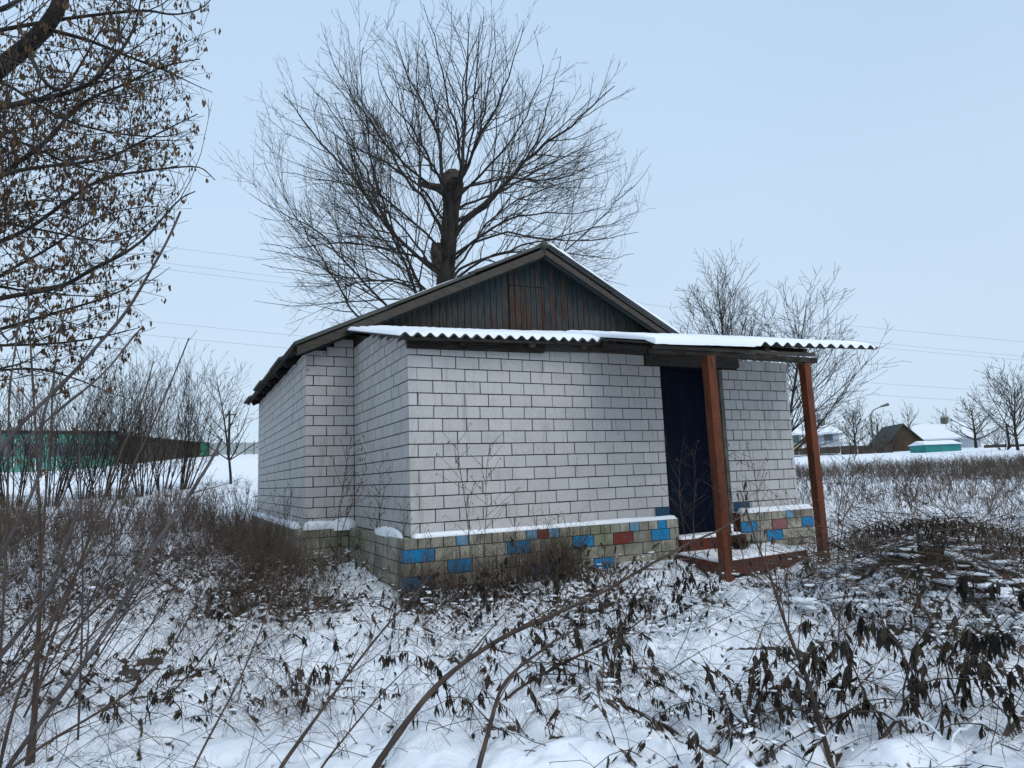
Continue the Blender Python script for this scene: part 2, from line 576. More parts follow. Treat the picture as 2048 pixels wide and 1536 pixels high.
_, n1, n2 = lumps(GX, GY)
D = np.hypot(GX - CAM[0], GY - CAM[1])
WD = weedy(GX, GY)
patch = smooth(0.50, 0.62, fbm(GX * 0.8, GY * 0.8, 33, 3))
cre = smooth(0.05, 0.0, n1) * (0.34 + 0.42 * patch) + smooth(0.05, 0.0, n2) * 0.20 * patch  # creases coloured as dark holes: litter plus shade put into the colour
rough_ = smooth(0.42, 0.62, fbm(GX * 0.55 + 9, GY * 0.55, 61, 2))
heap_ = np.exp(-((GX - HEAP[0] + 0.1) ** 2 + (GY - HEAP[1] + 0.25) ** 2) / 0.5)  # near face of the heap darkened, painting the shade of its hollow
litshade = 0.27 + 0.12 * rough_ + 0.32 * heap_ + cre * (1 - smooth(18, 40, D) * 0.7) + 0.17 * WD - 0.04
road = smooth(0.5, 0.1, np.abs(D - 38) / 5) * smooth(640, 500, px_az(GX, GY)) * 0.12
litshade = litshade + road
litshade = np.where(D > 75, 0.2, litshade)
go = g.build('ground', M_GND, smooth_=True)
a_ = go.data.attributes.new('litter_shade', 'FLOAT', 'POINT')  # bare litter together with painted shade of creases and heap hollow
a_.data.foreach_set('value', np.append(litshade.ravel(), 0).astype(np.float32))
tag(go, kind='structure')

# ------------------------------------------------------------------ house
XR, XP, XD, YC, XL, YE = 5.332, 4.176, 3.18, 2.376, -0.617, 8.19
XMR = 6.4
BH, BT, BL, PIT = 0.1185, 0.088, 0.251, 0.26


def zk(k):
    return (14 - k) * 0.13


def zc(x, y):
    "underside of the vestibule roof sheets"
    return 2.0 + 0.24 * y + 0.03 * x


XRG, ZRG, SL, SR = 2.83, 4.00, 0.47, 0.52


def zroof(x):
    return ZRG - (XRG - x) * SL if x < XRG else ZRG - (x - XRG) * SR


house = thing('brick_house', 'white brick shed with teal plank gable, blue door and snowy lean-to canopy', 'house', (0, 0, 0))
wall = MB()
wall.box(0.014, XD - 0.004, 0.014, 0.30, -0.1, 1.93)
wall.box(XP + 0.004, XR - 0.014, 0.014, 0.30, -0.1, 1.93)
wall.box(XD - 0.004, XP + 0.004, 0.05, 0.30, 1.835, 1.93)
wf = wall.build('front_wall', M_MORTAR, house)
wall = MB()
wall.box(0.014, 0.30, 0.302, YC - 0.002, -0.1, 1.92)
v = [(0.014, 0.302, 1.922), (0.30, 0.302, 1.922), (0.30, YC - 0.002, 1.922), (0.014, YC - 0.002, 1.922),
     (0.014, 0.302, zc(0, .3) - .05), (0.30, 0.302, zc(0, .3) - .05), (0.30, YC - 0.002, zc(0, YC) - .05), (0.014, YC - 0.002, zc(0, YC) - .05)]
BQ = [(3, 2, 1, 0), (4, 5, 6, 7), (0, 1, 5, 4), (1, 2, 6, 5), (2, 3, 7, 6), (3, 0, 4, 7)]
wall.raw(v, BQ)
ws = wall.build('side_wall', M_MORTAR, house)
wall = MB()
wall.box(XR - 0.30, XR - 0.009, 0.302, YC - 0.002, -0.1, 2.0)
wall.build('end_wall', M_BRICK, house)
wall = MB()
wall.box(XL + 0.014, XL + 0.30, YC + 0.302, YE, -0.1, 2.25)
wl = wall.build('left_wall', M_MORTAR, house)
wall = MB()
wall.box(XL + 0.014, XMR, YC + 0.014, YC + 0.30, -0.1, 2.25)
wm = wall.build('gable_wall', M_MORTAR, house)
wall = MB()
wall.box(XMR - 0.25, XMR, YC + 0.302, YE, -0.6, 2.25)
wall.box(XL + 0.302, XMR - 0.252, YE - 0.25, YE - 0.004, -0.6, 2.25)
wall.build('rear_wall', M_BRICK, house)

# bricks ---------------------------------------------------------------
_bm = {}


def brick_mesh(lx, ly, lz, mt, name='brick'):
    key = (round(lx, 3), round(ly, 3), round(lz, 3), mt.name)
    if key in _bm:
        return _bm[key]
    b = MB()
    c = 0.0035
    # slightly chamfered block: 24 verts would be costly; chamfer the outward faces only
    x0, x1, y0, y1, z0, z1 = -lx / 2, lx / 2, -ly / 2, ly / 2, -lz / 2, lz / 2
    b.box(x0, x1, y0, y1, z0, z1)
    _bm[key] = b.mesh(name, mt)
    return _bm[key]


stuff_bricks = {id(wl): (MB(), wl), id(ws): (MB(), ws), id(wf): (MB(), wf), id(wm): (MB(), wm)}
NB = [0]


def jit(js):
    return [js[0]] + [q + random.uniform(-.006, .006) for q in js[1:-1]] + [js[-1]]


def brick(par, x0, x1, y0, y1, z0, z1, mt=None, single=True, name='brick', nrm='y'):
    mt = mt or M_BRICK
    if z1 - z0 < 0.02:
        return
    j = random.uniform(-0.0022, 0.0022)
    cx, cy, cz_ = (x0 + x1) / 2, (y0 + y1) / 2, (z0 + z1) / 2
    if nrm == 'y':
        cy += j
    else:
        cx += j
    if single:
        me = brick_mesh(x1 - x0, y1 - y0, z1 - z0, mt, name)
        o = link(name, me, par, (cx + random.uniform(-.001, .001), cy, cz_ + random.uniform(-.0012, .0012)))
        o.rotation_euler = (random.uniform(-.006, .006), random.uniform(-.005, .005), random.uniform(-.006, .006))
        NB[0] += 1
    else:
        b = stuff_bricks[id(par)][0]
        dx = cx - (x0 + x1) / 2
        dy = cy - (y0 + y1) / 2
        b.box(x0 + dx, x1 + dx, y0 + dy, y1 + dy, z0, z1)


for k in range(-1, 14):
    z0 = zk(k + 1) + 0.0056
    z1 = z0 + BH
    odd = k % 2 != 0
    # front, left of the door
    js = ([0, 0.095] + [0.095 + PIT * n for n in range(1, 12)] + [XD]) if odd else ([PIT * n for n in range(12)] + [3.078, XD])
    if k == -1:
        js = [q for q in js if q < 2.9] + [2.955]
    js = jit(js)
    for a, b_ in zip(js[:-1], js[1:]):
        xa, xb = a + (0 if a == 0 else 0.0056), b_ - (0 if abs(b_ - XD) < 1e-6 else 0.0056)
        if xa == 0 and odd:
            continue            # the side wall's corner brick shows here
        brick(wf, xa, xb, 0, BT, z0, z1)
    # pier right of the door
    ws_ = [.105, .155, .155, .26, .257, .224] if not odd else [.195, .12, .26, .26, .26, .061]
    if k == -1:
        ws_ = None
        js = [4.44, 4.70, 4.96, 5.22, XR]
    else:
        js = [XP]
        for w in ws_:
            js.append(js[-1] + w)
        js[-1] = XR
    for a, b_ in zip(js[:-1], js[1:]):
        brick(wf, a + (0.0056 if a != XP else 0), b_ - (0.0056 if b_ != XR else 0), 0, BT, z0, z1)
# main wall piece between the corner and the vestibule
for k in range(-5, 14):
    z0 = zk(k + 1) + 0.0056
    z1 = z0 + BH
    odd = k % 2 != 0
    js = [XL, XL + 0.095, XL + 0.355, 0.0] if odd else [XL, XL + 0.26, XL + 0.52, 0.0]
    for a, b_ in zip(js[:-1], js[1:]):
        if odd and a == XL and k >= -3:
            continue
        lim = zroof(a) - 0.10
        if z0 > lim - 0.03:
            continue
        brick(wm, a + (0.0056 if a != XL else 0), b_ - 0.0056 - (0.001 if b_ == 0 else 0), YC, YC + BT, z0, min(z1, lim))
# side wall of the vestibule
for k in range(-4, 14):
    z0 = zk(k + 1) + 0.0056
    z1 = z0 + BH
    odd = k % 2 != 0
    js = ([0.0] + [PIT * n for n in range(1, 10)] + [YC]) if odd else ([0.095 + PIT * n for n in range(0, 9)] + [YC])
    for a, b_ in zip(js[:-1], js[1:]):
        ya = a + (0.0056 if a else 0)
        lim = zc(0, (a + b_) / 2) - 0.045
        if z0 > lim - 0.025:
            continue
        if k == -1 and a == 0:
            pass
        brick(ws, 0, BT, ya + 0.003 * (a > 0), b_ - 0.0086, z0, min(z1, lim), single=(a < 0.30 and k >= -1), nrm='x')
# left wall, all in one mesh (4 px each)
for k in range(-4, 14):
    z0 = zk(k + 1) + 0.0056
    z1 = min(z0 + BH, 2.26)
    odd = k % 2 != 0
    js = ([YC + PIT * n for n in range(0, 23)]) if odd else ([YC + 0.095 + PIT * n for n in range(0, 22)] + [YE])
    js[-1] = YE
    for q, (a, b_) in enumerate(zip(js[:-1], js[1:])):
        brick(wl, XL, XL + BT, a + (0.010 if a != YC else 0), b_ - (0.010 if b_ != YE else 0), z0, z1, single=False, nrm='x')
for b_, par in stuff_bricks.values():
    if b_.n:
        tag(b_.build('brick_courses', M_BRICK, par), kind='stuff')

# lintel, beams ---------------------------------------------------------
MB().bar((2.962, -0.008, 1.888), (4.436, -0.012, 1.898), 0.07, 0.115).build('lintel', M_WOODG, house)
wb = MB()
wb.bar((-0.02, -0.045, 1.928), (1.55, -0.045, 1.952), 0.07, 0.10)
wb.build('wall_beam', M_WOODD, house)
MB().bar((1.35, -0.035, 1.955), (2.96, -0.04, 1.995), 0.05, 0.075).build('wall_beam', M_WOODG, house)
MB().bar((-0.12, -0.16, zc(0, -.16) - .014), (2.45, -0.16, zc(2.4, -.16) - .014), 0.05, 0.024).build('eave_batten', M_WOODG, house)
for x, m_ in ((0.55, M_WOODD), (1.36, M_WOODG), (2.02, M_WOODG), (2.7, M_WOODD)):
    MB().bar((x, -0.15, zc(x, -.15) - .045), (x, 0.6, zc(x, .6) - .045), 0.07, 0.055).build('rafter', m_, house)
for x in (2.45, 3.2, 3.8, 4.40):
    MB().bar((x, -1.12, zc(x, -1.12) + .0), (x, 0.4, zc(x, .4) + .0), 0.06, 0.05).build('rafter', M_WOODD, house)
# gable -----------------------------------------------------------------
gb = MB()
v = []
for y in (YC + 0.012, YC + 0.06):
    v += [(XL, y, 2.26), (XMR, y, 2.26), (XRG, y, ZRG - 0.06)]
gb.raw(v, [(0, 1, 4, 3), (1, 2, 5, 4), (2, 0, 3, 5)], t=[(0, 2, 1), (3, 4, 5)])
gable = gb.build('gable_boarding', M_WOODD, house)
hx0, hx1, hz = 2.34, 2.94, 3.43
x = 0.03
while x < XMR - 0.05:
    w = random.uniform(0.088, 0.112)
    if hx0 - 0.02 < x + w and x < hx0 and x + w > hx0:
        w = hx0 - x
    if x < hx1 < x + w:
        w = hx1 - x
    if w < 0.03:
        x += w
        continue
    xa, xb = x + 0.0045, x + w - 0.0045
    za, zb = zroof(xa) - 0.07, zroof(xb) - 0.07
    y0 = YC - 0.012 + random.uniform(-0.003, 0.003)
    inh = hx0 - 0.01 < x and x + w < hx1 + 0.01
    segs = [(2.1, None)] if not inh else [(hz + 0.006, None), (2.1, hz - 0.006)]
    for zb0, ztop in segs:
        t0, t1 = (za, zb) if ztop is None else (ztop, ztop)
        if min(t0, t1) < 2.2:
            continue
        yy = y0 if ztop is None else y0 - 0.004
        v = [(xa, yy, zb0), (xb, yy, zb0), (xb, yy + 0.02, zb0), (xa, yy + 0.02, zb0), (xa, yy, t0), (xb, yy, t1), (xb, yy + 0.02, t1), (xa, yy + 0.02, t0)]
        pl = MB()
        pl.raw(v, BQ)
        pl.build('plank', M_PLANKR if random.random() < (0.85 if inh else 0.55 * max(0.0, 1 - abs(x - 2.6) / 1.6)) else M_PLANK, gable)
    x += w

# main roof -------------------------------------------------------------
YR0, YR1 = 2.10, 8.38
XE = -0.83


def barge(xa, xb, name, m_, y, drop, h):
    b = MB()
    v = []
    for yy in (y, y + 0.025):
        for xx in (xa, xb):
            z = zroof(xx) - drop
            v += [(xx, yy, z - h), (xx, yy, z)]
    b.raw(v, [(0, 2, 3, 1), (4, 5, 7, 6), (0, 1, 5, 4), (2, 6, 7, 3), (1, 3, 7, 5), (0, 4, 6, 2)])
    return b.build(name, m_, house)


barge(XE + 0.06, XRG - 0.004, 'barge_board', M_WOODG, YR0, 0.035, 0.118)
barge(XRG + 0.004, 6.5, 'barge_board', M_WOODG, YR0, 0.03, 0.088)
barge(XE + 0.12, XRG - 0.02, 'barge_trim', M_TEAL, YR0 + 0.03, 0.08, 0.10)
barge(XRG + 0.02, 6.4, 'barge_trim', M_TEAL, YR0 + 0.03, 0.07, 0.10)
for sgn, nm in ((-1, 'l'), (1, 'r')):
    # soffit boards under the rake, running along the slope
    for q in range(2):
        ya = YR0 + 0.06 + q * 0.12
        b = MB()
        xs = (XE + 0.1, XRG - 0.01) if sgn < 0 else (XRG + 0.01, 6.45)
        v = []
        for yy in (ya, ya + 0.112):
            for xx in xs:
                v += [(xx, yy, zroof(xx) - 0.075), (xx, yy, zroof(xx) - 0.055)]
        b.raw(v, [(0, 2, 3, 1), (4, 5, 7, 6), (0, 1, 5, 4), (2, 6, 7, 3), (1, 3, 7, 5), (0, 4, 6, 2)])
        b.build('soffit_board', M_TEAL, house)


def corr_sheet(fpos, a0, a1, b0, b1, pitch, amp, thick, name, m_, parent, sub=8, nb=4):
    "corrugated sheet: waves across a, straight along b. fpos(a,b,h)->xyz"
    na_ = max(2, int(round((a1 - a0) / pitch * sub)) + 1)
    aa = np.linspace(a0, a1, na_)
    bb = np.linspace(b0, b1, nb)
    V = []
    for side in (0, 1):
        for b in bb:
            for a in aa:
                V.append(fpos(a, b, amp * math.sin(a / pitch * 2 * math.pi) - side * thick))
    n0 = na_ * nb
    Qs = []
    for s in (0, 1):
        for q in range(nb - 1):
            for w in range(na_ - 1):
                k = s * n0 + q * na_ + w
                f = (k, k + 1, k + na_ + 1, k + na_)
                Qs.append(f if s == 0 else f[::-1])
    for w in range(na_ - 1):
        Qs.append((w + 1, w, n0 + w, n0 + w + 1))
        k = (nb - 1) * na_ + w
        Qs.append((k, k + 1, n0 + k + 1, n0 + k))
    for q in range(nb - 1):
        k = q * na_
        Qs.append((k, k + na_, n0 + k + na_, n0 + k))
        k = q * na_ + na_ - 1
        Qs.append((k + na_, k, n0 + k, n0 + k + na_))
    b = MB()
    b.raw(V, Qs)
    return b.build(name, m_, parent, smooth_=True)


def slope_pos(side, lift=0.0):
    s = SL if side < 0 else SR
    nrm = np.array([side * s, 0, 1.0]) / math.hypot(s, 1)

    def f(a, b, h):
        x_ = XRG + side * b
        return tuple(np.array([x_, a, ZRG - b * s]) + nrm * (h + lift))
    return f


eL, eR = XRG - XE, 3.75
sheets = [YR0 - 0.02 + 1.05 * q for q in range(7)]
for side, e in ((-1, eL), (1, eR)):
    n_rows = 3
    for q in range(len(sheets) - 1):
        for w in range(n_rows):
            b0 = e * w / n_rows - 0.06 * (w > 0)
            b1 = e * (w + 1) / n_rows + (random.uniform(-.03, .06) if w == n_rows - 1 else 0)
            a1 = min(sheets[q + 1] + 0.06, YR1)
            corr_sheet(slope_pos(side, 0.012 * (n_rows - 1 - w) + 0.014 * (q % 2) + random.uniform(0, .012)), sheets[q], a1, max(b0, 0), b1, 0.15, 0.024, 0.007, 'roof_sheet', M_SLATE, house, sub=6)
for yy in np.arange(YR0 + 0.15, YR1, 0.95):
    MB().bar((XE + 0.06, yy, zroof(XE + .06) - 0.085), (XL + 0.6, yy, zroof(XL + .6) - 0.085), 0.07, 0.10).build('rafter', M_WOODD, house)
MB().bar((XE + 0.02, YR0 + 0.03, zroof(XE) - 0.035), (XE + 0.02, YR1 - 0.05, zroof(XE) - 0.035), 0.03, 0.03).build('eave_batten', M_WOODD, house)
rc = MB()
rc.tube([(XRG, YR0 - 0.04, ZRG + 0.02), (XRG, YR1, ZRG + 0.02)], 0.06, 8, cap=True)
rc.build('ridge_cap', M_SLATE, house, smooth_=True)

# vestibule roof and canopy ---------------------------------------------


def can_pos(lift):
    def f(a, b, h):
        return (a, b, zc(a, b) + lift + h)
    return f


for q in range(3):
    xa = -0.17 + q * 0.87
    corr_sheet(can_pos(0.028 + 0.006 * (q % 2)), xa, xa + 0.93, -0.24 + random.uniform(-.02, .02), YC - 0.03, 0.128, 0.022, 0.007, 'corrugated_sheet', M_SLATE, house)
corr_sheet(can_pos(0.028), 2.44, 5.42, 0.12, YC - 0.03, 0.15, 0.024, 0.007, 'corrugated_sheet', M_SLATE, house)
for q in range(4):
    xa = 2.20 + q * 0.84
    corr_sheet(can_pos(0.062 + 0.006 * (q % 2)), xa, xa + 0.89, -1.16 + random.uniform(-.03, .02), 0.72, 0.175, 0.024, 0.007, 'corrugated_sheet', M_SLATE, house)
# posts and beam: the beam rests on the posts
P1, P2 = (2.966, -1.08), (4.404, -1.08)


def post(p, ztop, lean, w=0.095):
    b = MB()
    zb = min(gz(*p) - 0.15, -0.62)
    b.bar((p[0] + lean, p[1], zb), (p[0], p[1], ztop), w, w * 0.92, upv=(0, 1, 0))
    return b.build('canopy_post', M_POST, house)


post(P1, 1.742, 0.02, 0.105)
post(P2, 1.722, 0.015)
MB().bar((2.22, -1.08, 1.765), (4.58, -1.08, 1.76), 0.08, 0.055).build('canopy_beam', M_WOODD, house)
MB().bar((2.22, -1.12, 1.798), (3.7, -1.12, 1.815), 0.03, 0.035).build('eave_batten', M_WOODG, house)
MB().bar((3.66, -1.10, 1.812), (4.56, -1.10, 1.83), 0.03, 0.04).build('eave_batten', M_WOODG, house)
MB().bar((2.23, -1.0, 1.80), (2.23, 0.0, 2.04), 0.03, 0.05).build('eave_batten', M_WOODD, house)

# door --------------------------------------------------------------------
dr = MB()
dr.box(XD + 0.052, XP - 0.052, 0.17, 0.20, -0.22, 1.80)
door = dr.build('door', M_DOOR, house)
w = (XP - XD - 0.11) / 8
for q in range(8):
    xa = XD + 0.055 + q * w
    MB().box(xa + 0.0015, xa + w - 0.0015, 0.15 + random.uniform(0, .003), 0.171, -0.21, 1.79).build('door_board', M_DOOR, door)
MB().box(XD + 0.10, XD + 0.13, 0.118, 0.15, 0.85, 0.99).build('door_handle', M_BLACK, door)
MB().box(XD + 0.16, XD + 0.165, 0.145, 0.16, 1.30, 1.32).build('screw', M_CUT, door)
fr = MB()
fr.box(XD + 0.001, XD + 0.05, 0.06, 0.22, -0.24, 1.825)
fr.box(XP - 0.05, XP - 0.001, 0.06, 0.22, -0.24, 1.825)
fr.box(XD + 0.052, XP - 0.052, 0.06, 0.22, 1.80, 1.825)
fr.build('door_frame', M_DOOR, house)
pf = MB()
pf.box(XP - 0.001, XP + 0.0, 0, 0.01, 0, 0.01)
jb = MB()
jb.box(XP - 0.055, XP - 0.0015, 0.002, 0.055, -0.13, 1.815)
jb.build('rough_mortar_edge', M_CONC, house)
# dark blue paint patches at the foot of the wall beside the door (thin coat proud of the bricks)
MB().box(2.97, XD - 0.002, -0.004, 0.02, 0.005, 0.128).build('paint_patch', M_DBLUE, house)
MB().box(XP + 0.01, 4.46, -0.004, 0.02, 0.02, 0.128).build('paint_patch', M_DBLUE, house)

# plinth --------------------------------------------------------------------
PY, PX = -0.12, -0.10
pm = MB()
pm.box(PX + 0.01, 3.19, PY + 0.01, 0.008, -1.0, -0.012)
pm.box(PX + 0.01, 0.008, 0.010, YC + PY - 0.01, -1.0, -0.012)
pm.box(XL + PX + 0.01, PX + 0.008, YC + PY + 0.01, YC + 0.008, -1.0, -0.012)
pm.box(XL + PX + 0.01, XL + 0.008, YC + 0.010, YE + 0.1, -1.0, -0.012)
pm.box(4.18, XR + 0.10, PY + 0.01, 0.008, -1.0, -0.012)
pm.box(0.012, 3.19, 0.010, 0.30, -1.0, -0.11)
plinth = pm.build('plinth', M_MORTAR, house)


def colour_of(row, x):
    B, L, R_, Pk = M_BLUE, M_LBLUE, M_RED, M_PINK
    tab = {1: [(0.42, 0.53, L), (1.17, 1.29, L), (1.30, 1.43, R_), (1.44, 1.56, L), (2.47, 2.60, L), (2.87, 2.99, B)],
           2: [(-.06, 0.20, B), (0.86, 1.12, B), (1.64, 1.91, B), (2.16, 2.43, R_), (2.68, 2.94, B)],
           3: [(0.38, 0.71, B)],
           4: [(-.07, 0.20, B), (1.33, 1.59, B), (2.12, 2.36, B)],
           12: [(4.19, 4.43, B), (4.74, 5.0, Pk), (5.22, 5.45, B)],
           13: [(4.59, 4.88, B)], 11: [(4.9, 5.05, L)]}
    for a, b, m_ in tab.get(row, []):
        if a <= x <= b:
            return m_
    return M_PLB


rows = [(-0.005, -0.10), (-0.109, -0.228), (-0.237, -0.356), (-0.365, -0.484), (-0.493, -0.612)]
for ri, (zt, zb) in enumerate(rows, 1):
    if ri == 1:
        js = list(np.arange(PX + 0.0, 3.14, 0.1305)) + [3.20]
    else:
        off = {2: -0.06, 3: -0.19, 4: -0.07, 5: -0.2}[ri]
        js = [PX] + [off + 0.2605 * n for n in range(1, 13)] + [3.20]
    if js[-1] - js[-2] < 0.06:
        js.pop(-2)
    for a, b_ in zip(js[:-1], js[1:]):
        brick(plinth, a + 0.0056 * (a > PX), b_ - 0.0056 * (b_ < 3.2), PY, PY + 0.11, zb, zt, colour_of(ri, (a + b_) / 2), name='plinth_brick')
    wdt = 0.13 if ri == 1 else 0.2605
    js = list(np.arange(4.175, XR + 0.0, wdt))
    js.append(XR + 0.11)
    if ri == 3:
        js = [4.175, 4.42, 4.59, 4.86, 5.13, XR + .11]
    for a, b_ in zip(js[:-1], js[1:]):
        brick(plinth, a + 0.0056 * (a > 4.18), b_ - 0.0056, PY, PY + 0.11, zb, zt, colour_of(ri + 10, (a + b_) / 2), name='plinth_brick')
    # side return of the vestibule and the main corner
    js = list(np.arange(PY + 0.115 + (0 if ri % 2 else .13), YC + PY - 0.02, wdt)) + [YC + PY]
    if ri % 2 == 0:
        js = [PY + 0.115] + js
    for a, b_ in zip(js[:-1], js[1:]):
        brick(plinth, PX, PX + 0.098, a, b_ - 0.009, zb, zt, M_PLB, name='plinth_brick', nrm='x')
    js = list(np.arange(XL + PX, PX - 0.03, wdt)) + [PX]
    for a, b_ in zip(js[:-1], js[1:]):
        brick(plinth, a, b_ - 0.009, YC + PY, YC + PY + 0.11, zb, zt, M_PLB, name='plinth_brick')
    js = list(np.arange(YC + PY + 0.115, YE + 0.1, 0.2605))
    pb = MB()
    for a, b_ in zip(js[:-1], js[1:]):
        pb.box(XL + PX, XL + PX + 0.098, a, b_ - 0.009, zb, zt)
    tag(pb.build('plinth_courses', M_PLB, plinth), kind='stuff')

# steps -----------------------------------------------------------------------
st = MB()
st.box(3.18, 4.172, -0.19, 0.055, -0.46, -0.245)
st.build('door_step', M_REDC, house)
st = MB()
sx = [(3.14, -0.135), (2.95, -1.02), (4.42, -0.86), (4.66, -0.5), (4.66, -0.135)]
v = [(a, b, -0.55) for a, b in sx] + [(a, b, -0.405) for a, b in sx]
st.raw(v, [(q, (q + 1) % 5, 5 + (q + 1) % 5, 5 + q) for q in range(5)], t=[(5, 6, 7), (5, 7, 8), (5, 8, 9)])
st.build('porch_slab', M_REDC, house)
st = MB()
st.box(3.1, 4.4, -0.80, -0.14, -0.9, -0.552)
st.build('slab_base', M_CONC, house)
MB().box(4.158, 4.1735, -0.118, 0.0, -0.40, -0.003).build('painted_jamb', M_REDC, house)


# ------------------------------------------------------------------ snow lying on the house
def snow_sheet(name, label, a0, a1, b0, b1, base, thick, nx, ny, edge=0.06, seed=0, wav=None, jit=0.02, amp=0.015, taper=0.0):
    "snow blanket over a rectangle in (a,b); base(a,b)->xyz surface point; thick metres; rounded edges"
    A_, B_ = np.meshgrid(np.linspace(0, 1, nx), np.linspace(0, 1, ny))
    a = a0 + (a1 - a0) * A_
    b = b0 + (b1 - b0) * B_
    b = b + (1 - B_) * jit * (fbm(a * 3.1, b * 0 + seed, seed, 3) - 0.5) * 2
    e = np.minimum.reduce([np.minimum(A_, 1 - A_) * (a1 - a0), np.minimum(B_, 1 - B_) * (b1 - b0)]) / edge
    prof = np.sqrt(np.clip(1 - (1 - np.clip(e, 0, 1)) ** 2, 0, 1))
    prof = 0.35 + 0.65 * prof
    tk = thick * prof * (0.8 + 0.4 * fbm(a * 1.7, b * 1.7, seed + 5, 3)) + amp * (fbm(a * 6, b * 6, seed + 2, 2) - 0.5)
    if taper:
        tk = np.maximum(0.004, tk * (0.12 + 0.88 * smooth(0, taper, (a - a0) + 0.12 * fbm(b * 4, a * 2, 3, 2))))
    top = np.array([[base(a[q, w], b[q, w], tk[q, w]) for w in range(nx)] for q in range(ny)])
    bot = np.array([[base(a[q, w], b[q, w], 0.002) for w in range(nx)] for q in range(ny)])
    V = np.concatenate([top.reshape(-1, 3), bot.reshape(-1, 3)])
    n0 = nx * ny
    q, w = np.meshgrid(np.arange(ny - 1), np.arange(nx - 1), indexing='ij')
    k = q * nx + w
    Qt = np.stack([k, k + 1, k + nx + 1, k + nx], -1).reshape(-1, 4)
    Qs = [Qt]
    w = np.arange(nx - 1)
    Qs.append(np.stack([w + 1, w, n0 + w, n0 + w + 1], -1))
    k = (ny - 1) * nx + w
    Qs.append(np.stack([k, k + 1, n0 + k + 1, n0 + k], -1))
    w = np.arange(ny - 1) * nx
    Qs.append(np.stack([w, w + nx, n0 + w + nx, n0 + w], -1))
    k = w + nx - 1
    Qs.append(np.stack([k + nx, k, n0 + k, n0 + k + nx], -1))
    m_ = MB()
    m_.raw(V, np.concatenate(Qs))
    o = m_.build(name, M_SNOW, smooth_=True)
    return tag(o, label, kind='stuff')


def canopy_base(lift, pitch, amp):
    def f(a, b, h):
        t = min(1.0, h / 0.05)
        return (a, b, zc(a, b) + lift + amp * math.sin(a / pitch * 2 * math.pi) * (1 - 0.8 * t) + h)
    return f


def canopy_over(lift, pitch, amp):
    f0 = canopy_base(lift, pitch, amp)

    def f(a, b, h):
        x, y, z = f0(a, b, h)
        k = smooth(3.75, 3.5, a) * smooth(-1.08, -1.17, b)
        return (x, y - 0.03 * k, z * (1 - k) + k * (zc(a, b) + lift + (h if h > 0.01 else -0.045)))
    return f


snow_sheet('canopy_snow', 'thick snow on the long corrugated roof below the gable', -0.15, 2.50, -0.23, YC - 0.05, canopy_base(0.034, 0.128, 0.022), 0.058, 190, 16, seed=1, taper=0.55, jit=0.035)
snow_sheet('canopy_snow', 'snow on the corrugated canopy above the blue door', 2.19, 5.56, -1.17, 0.70, canopy_over(0.07, 0.175, 0.024), 0.062, 240, 14, seed=2)
snow_sheet('canopy_snow', 'snow between the door canopy and the gable planks', 2.45, 5.40, 0.55, YC - 0.05, canopy_base(0.034, 0.15, 0.02), 0.07, 60, 10, seed=3)


def rslope(side, s):
    f0 = slope_pos(side, 0.075 if side > 0 else 0.04)
    return lambda a, b, h: f0(a, b, h)


snow_sheet('roof_snow', 'snow slab on the steep slope right of the ridge', YR0 - 0.03, YR1, 0.05, 3.7, rslope(1, SR), 0.085, 60, 60, seed=4, jit=0.0, amp=0.05)
snow_sheet('roof_snow', 'thin snow skin on the slope left of the ridge', YR0 + 0.06, YR1, 0.25, eL - 0.05, rslope(-1, SL), 0.012, 30, 30, seed=5, jit=0.0, amp=0.012)
lb = lambda a, b, h: (a, b, -0.006 + h)
snow_sheet('ledge_snow', 'narrow strip of snow on the plinth ledge under the long white wall', 0.0, 3.19, PY - 0.005, 0.0, lb, 0.042, 120, 6, edge=0.03, seed=6, jit=0.01, amp=0.008)
snow_sheet('ledge_snow', 'snow on the plinth ledge right of the door', 4.22, XR + 0.10, PY - 0.01, 0.0, lb, 0.065, 50, 6, edge=0.03, seed=7, jit=0.01, amp=0.012)
snow_sheet('ledge_snow', 'snow on the plinth ledge of the receding far wall', XL + PX - 0.01, XL, YC + 0.3, YE + 0.1, lb, 0.075, 6, 60, edge=0.03, seed=8, jit=0.0, amp=0.02)


def heap(name, label, cx, cy, z, rx, ry, h, seed=0):
    n, m2 = 28, 8
    V, Qs = [], []
    for q in range(m2 + 1):
        f = q / m2
        for w in range(n):
            t = w / n * 2 * math.pi
            rr = f * (1 + 0.18 * (float(vnoise(math.cos(t) * 2 + seed, math.sin(t) * 2, seed)) - 0.5) * 2)
            V.append((cx + rx * rr * math.cos(t), cy + ry * rr * math.sin(t), z + h * math.sqrt(max(0, 1 - f ** 2.2)) - 0.01 * (f == 1)))
    for q in range(m2):
        for w in range(n):
            Qs.append((q * n + w, (q + 1) * n + w, (q + 1) * n + (w + 1) % n, q * n + (w + 1) % n))
    m_ = MB()
    m_.raw(V, Qs)
    return tag(m_.build(name, M_SNOW, smooth_=True), label, kind='stuff')


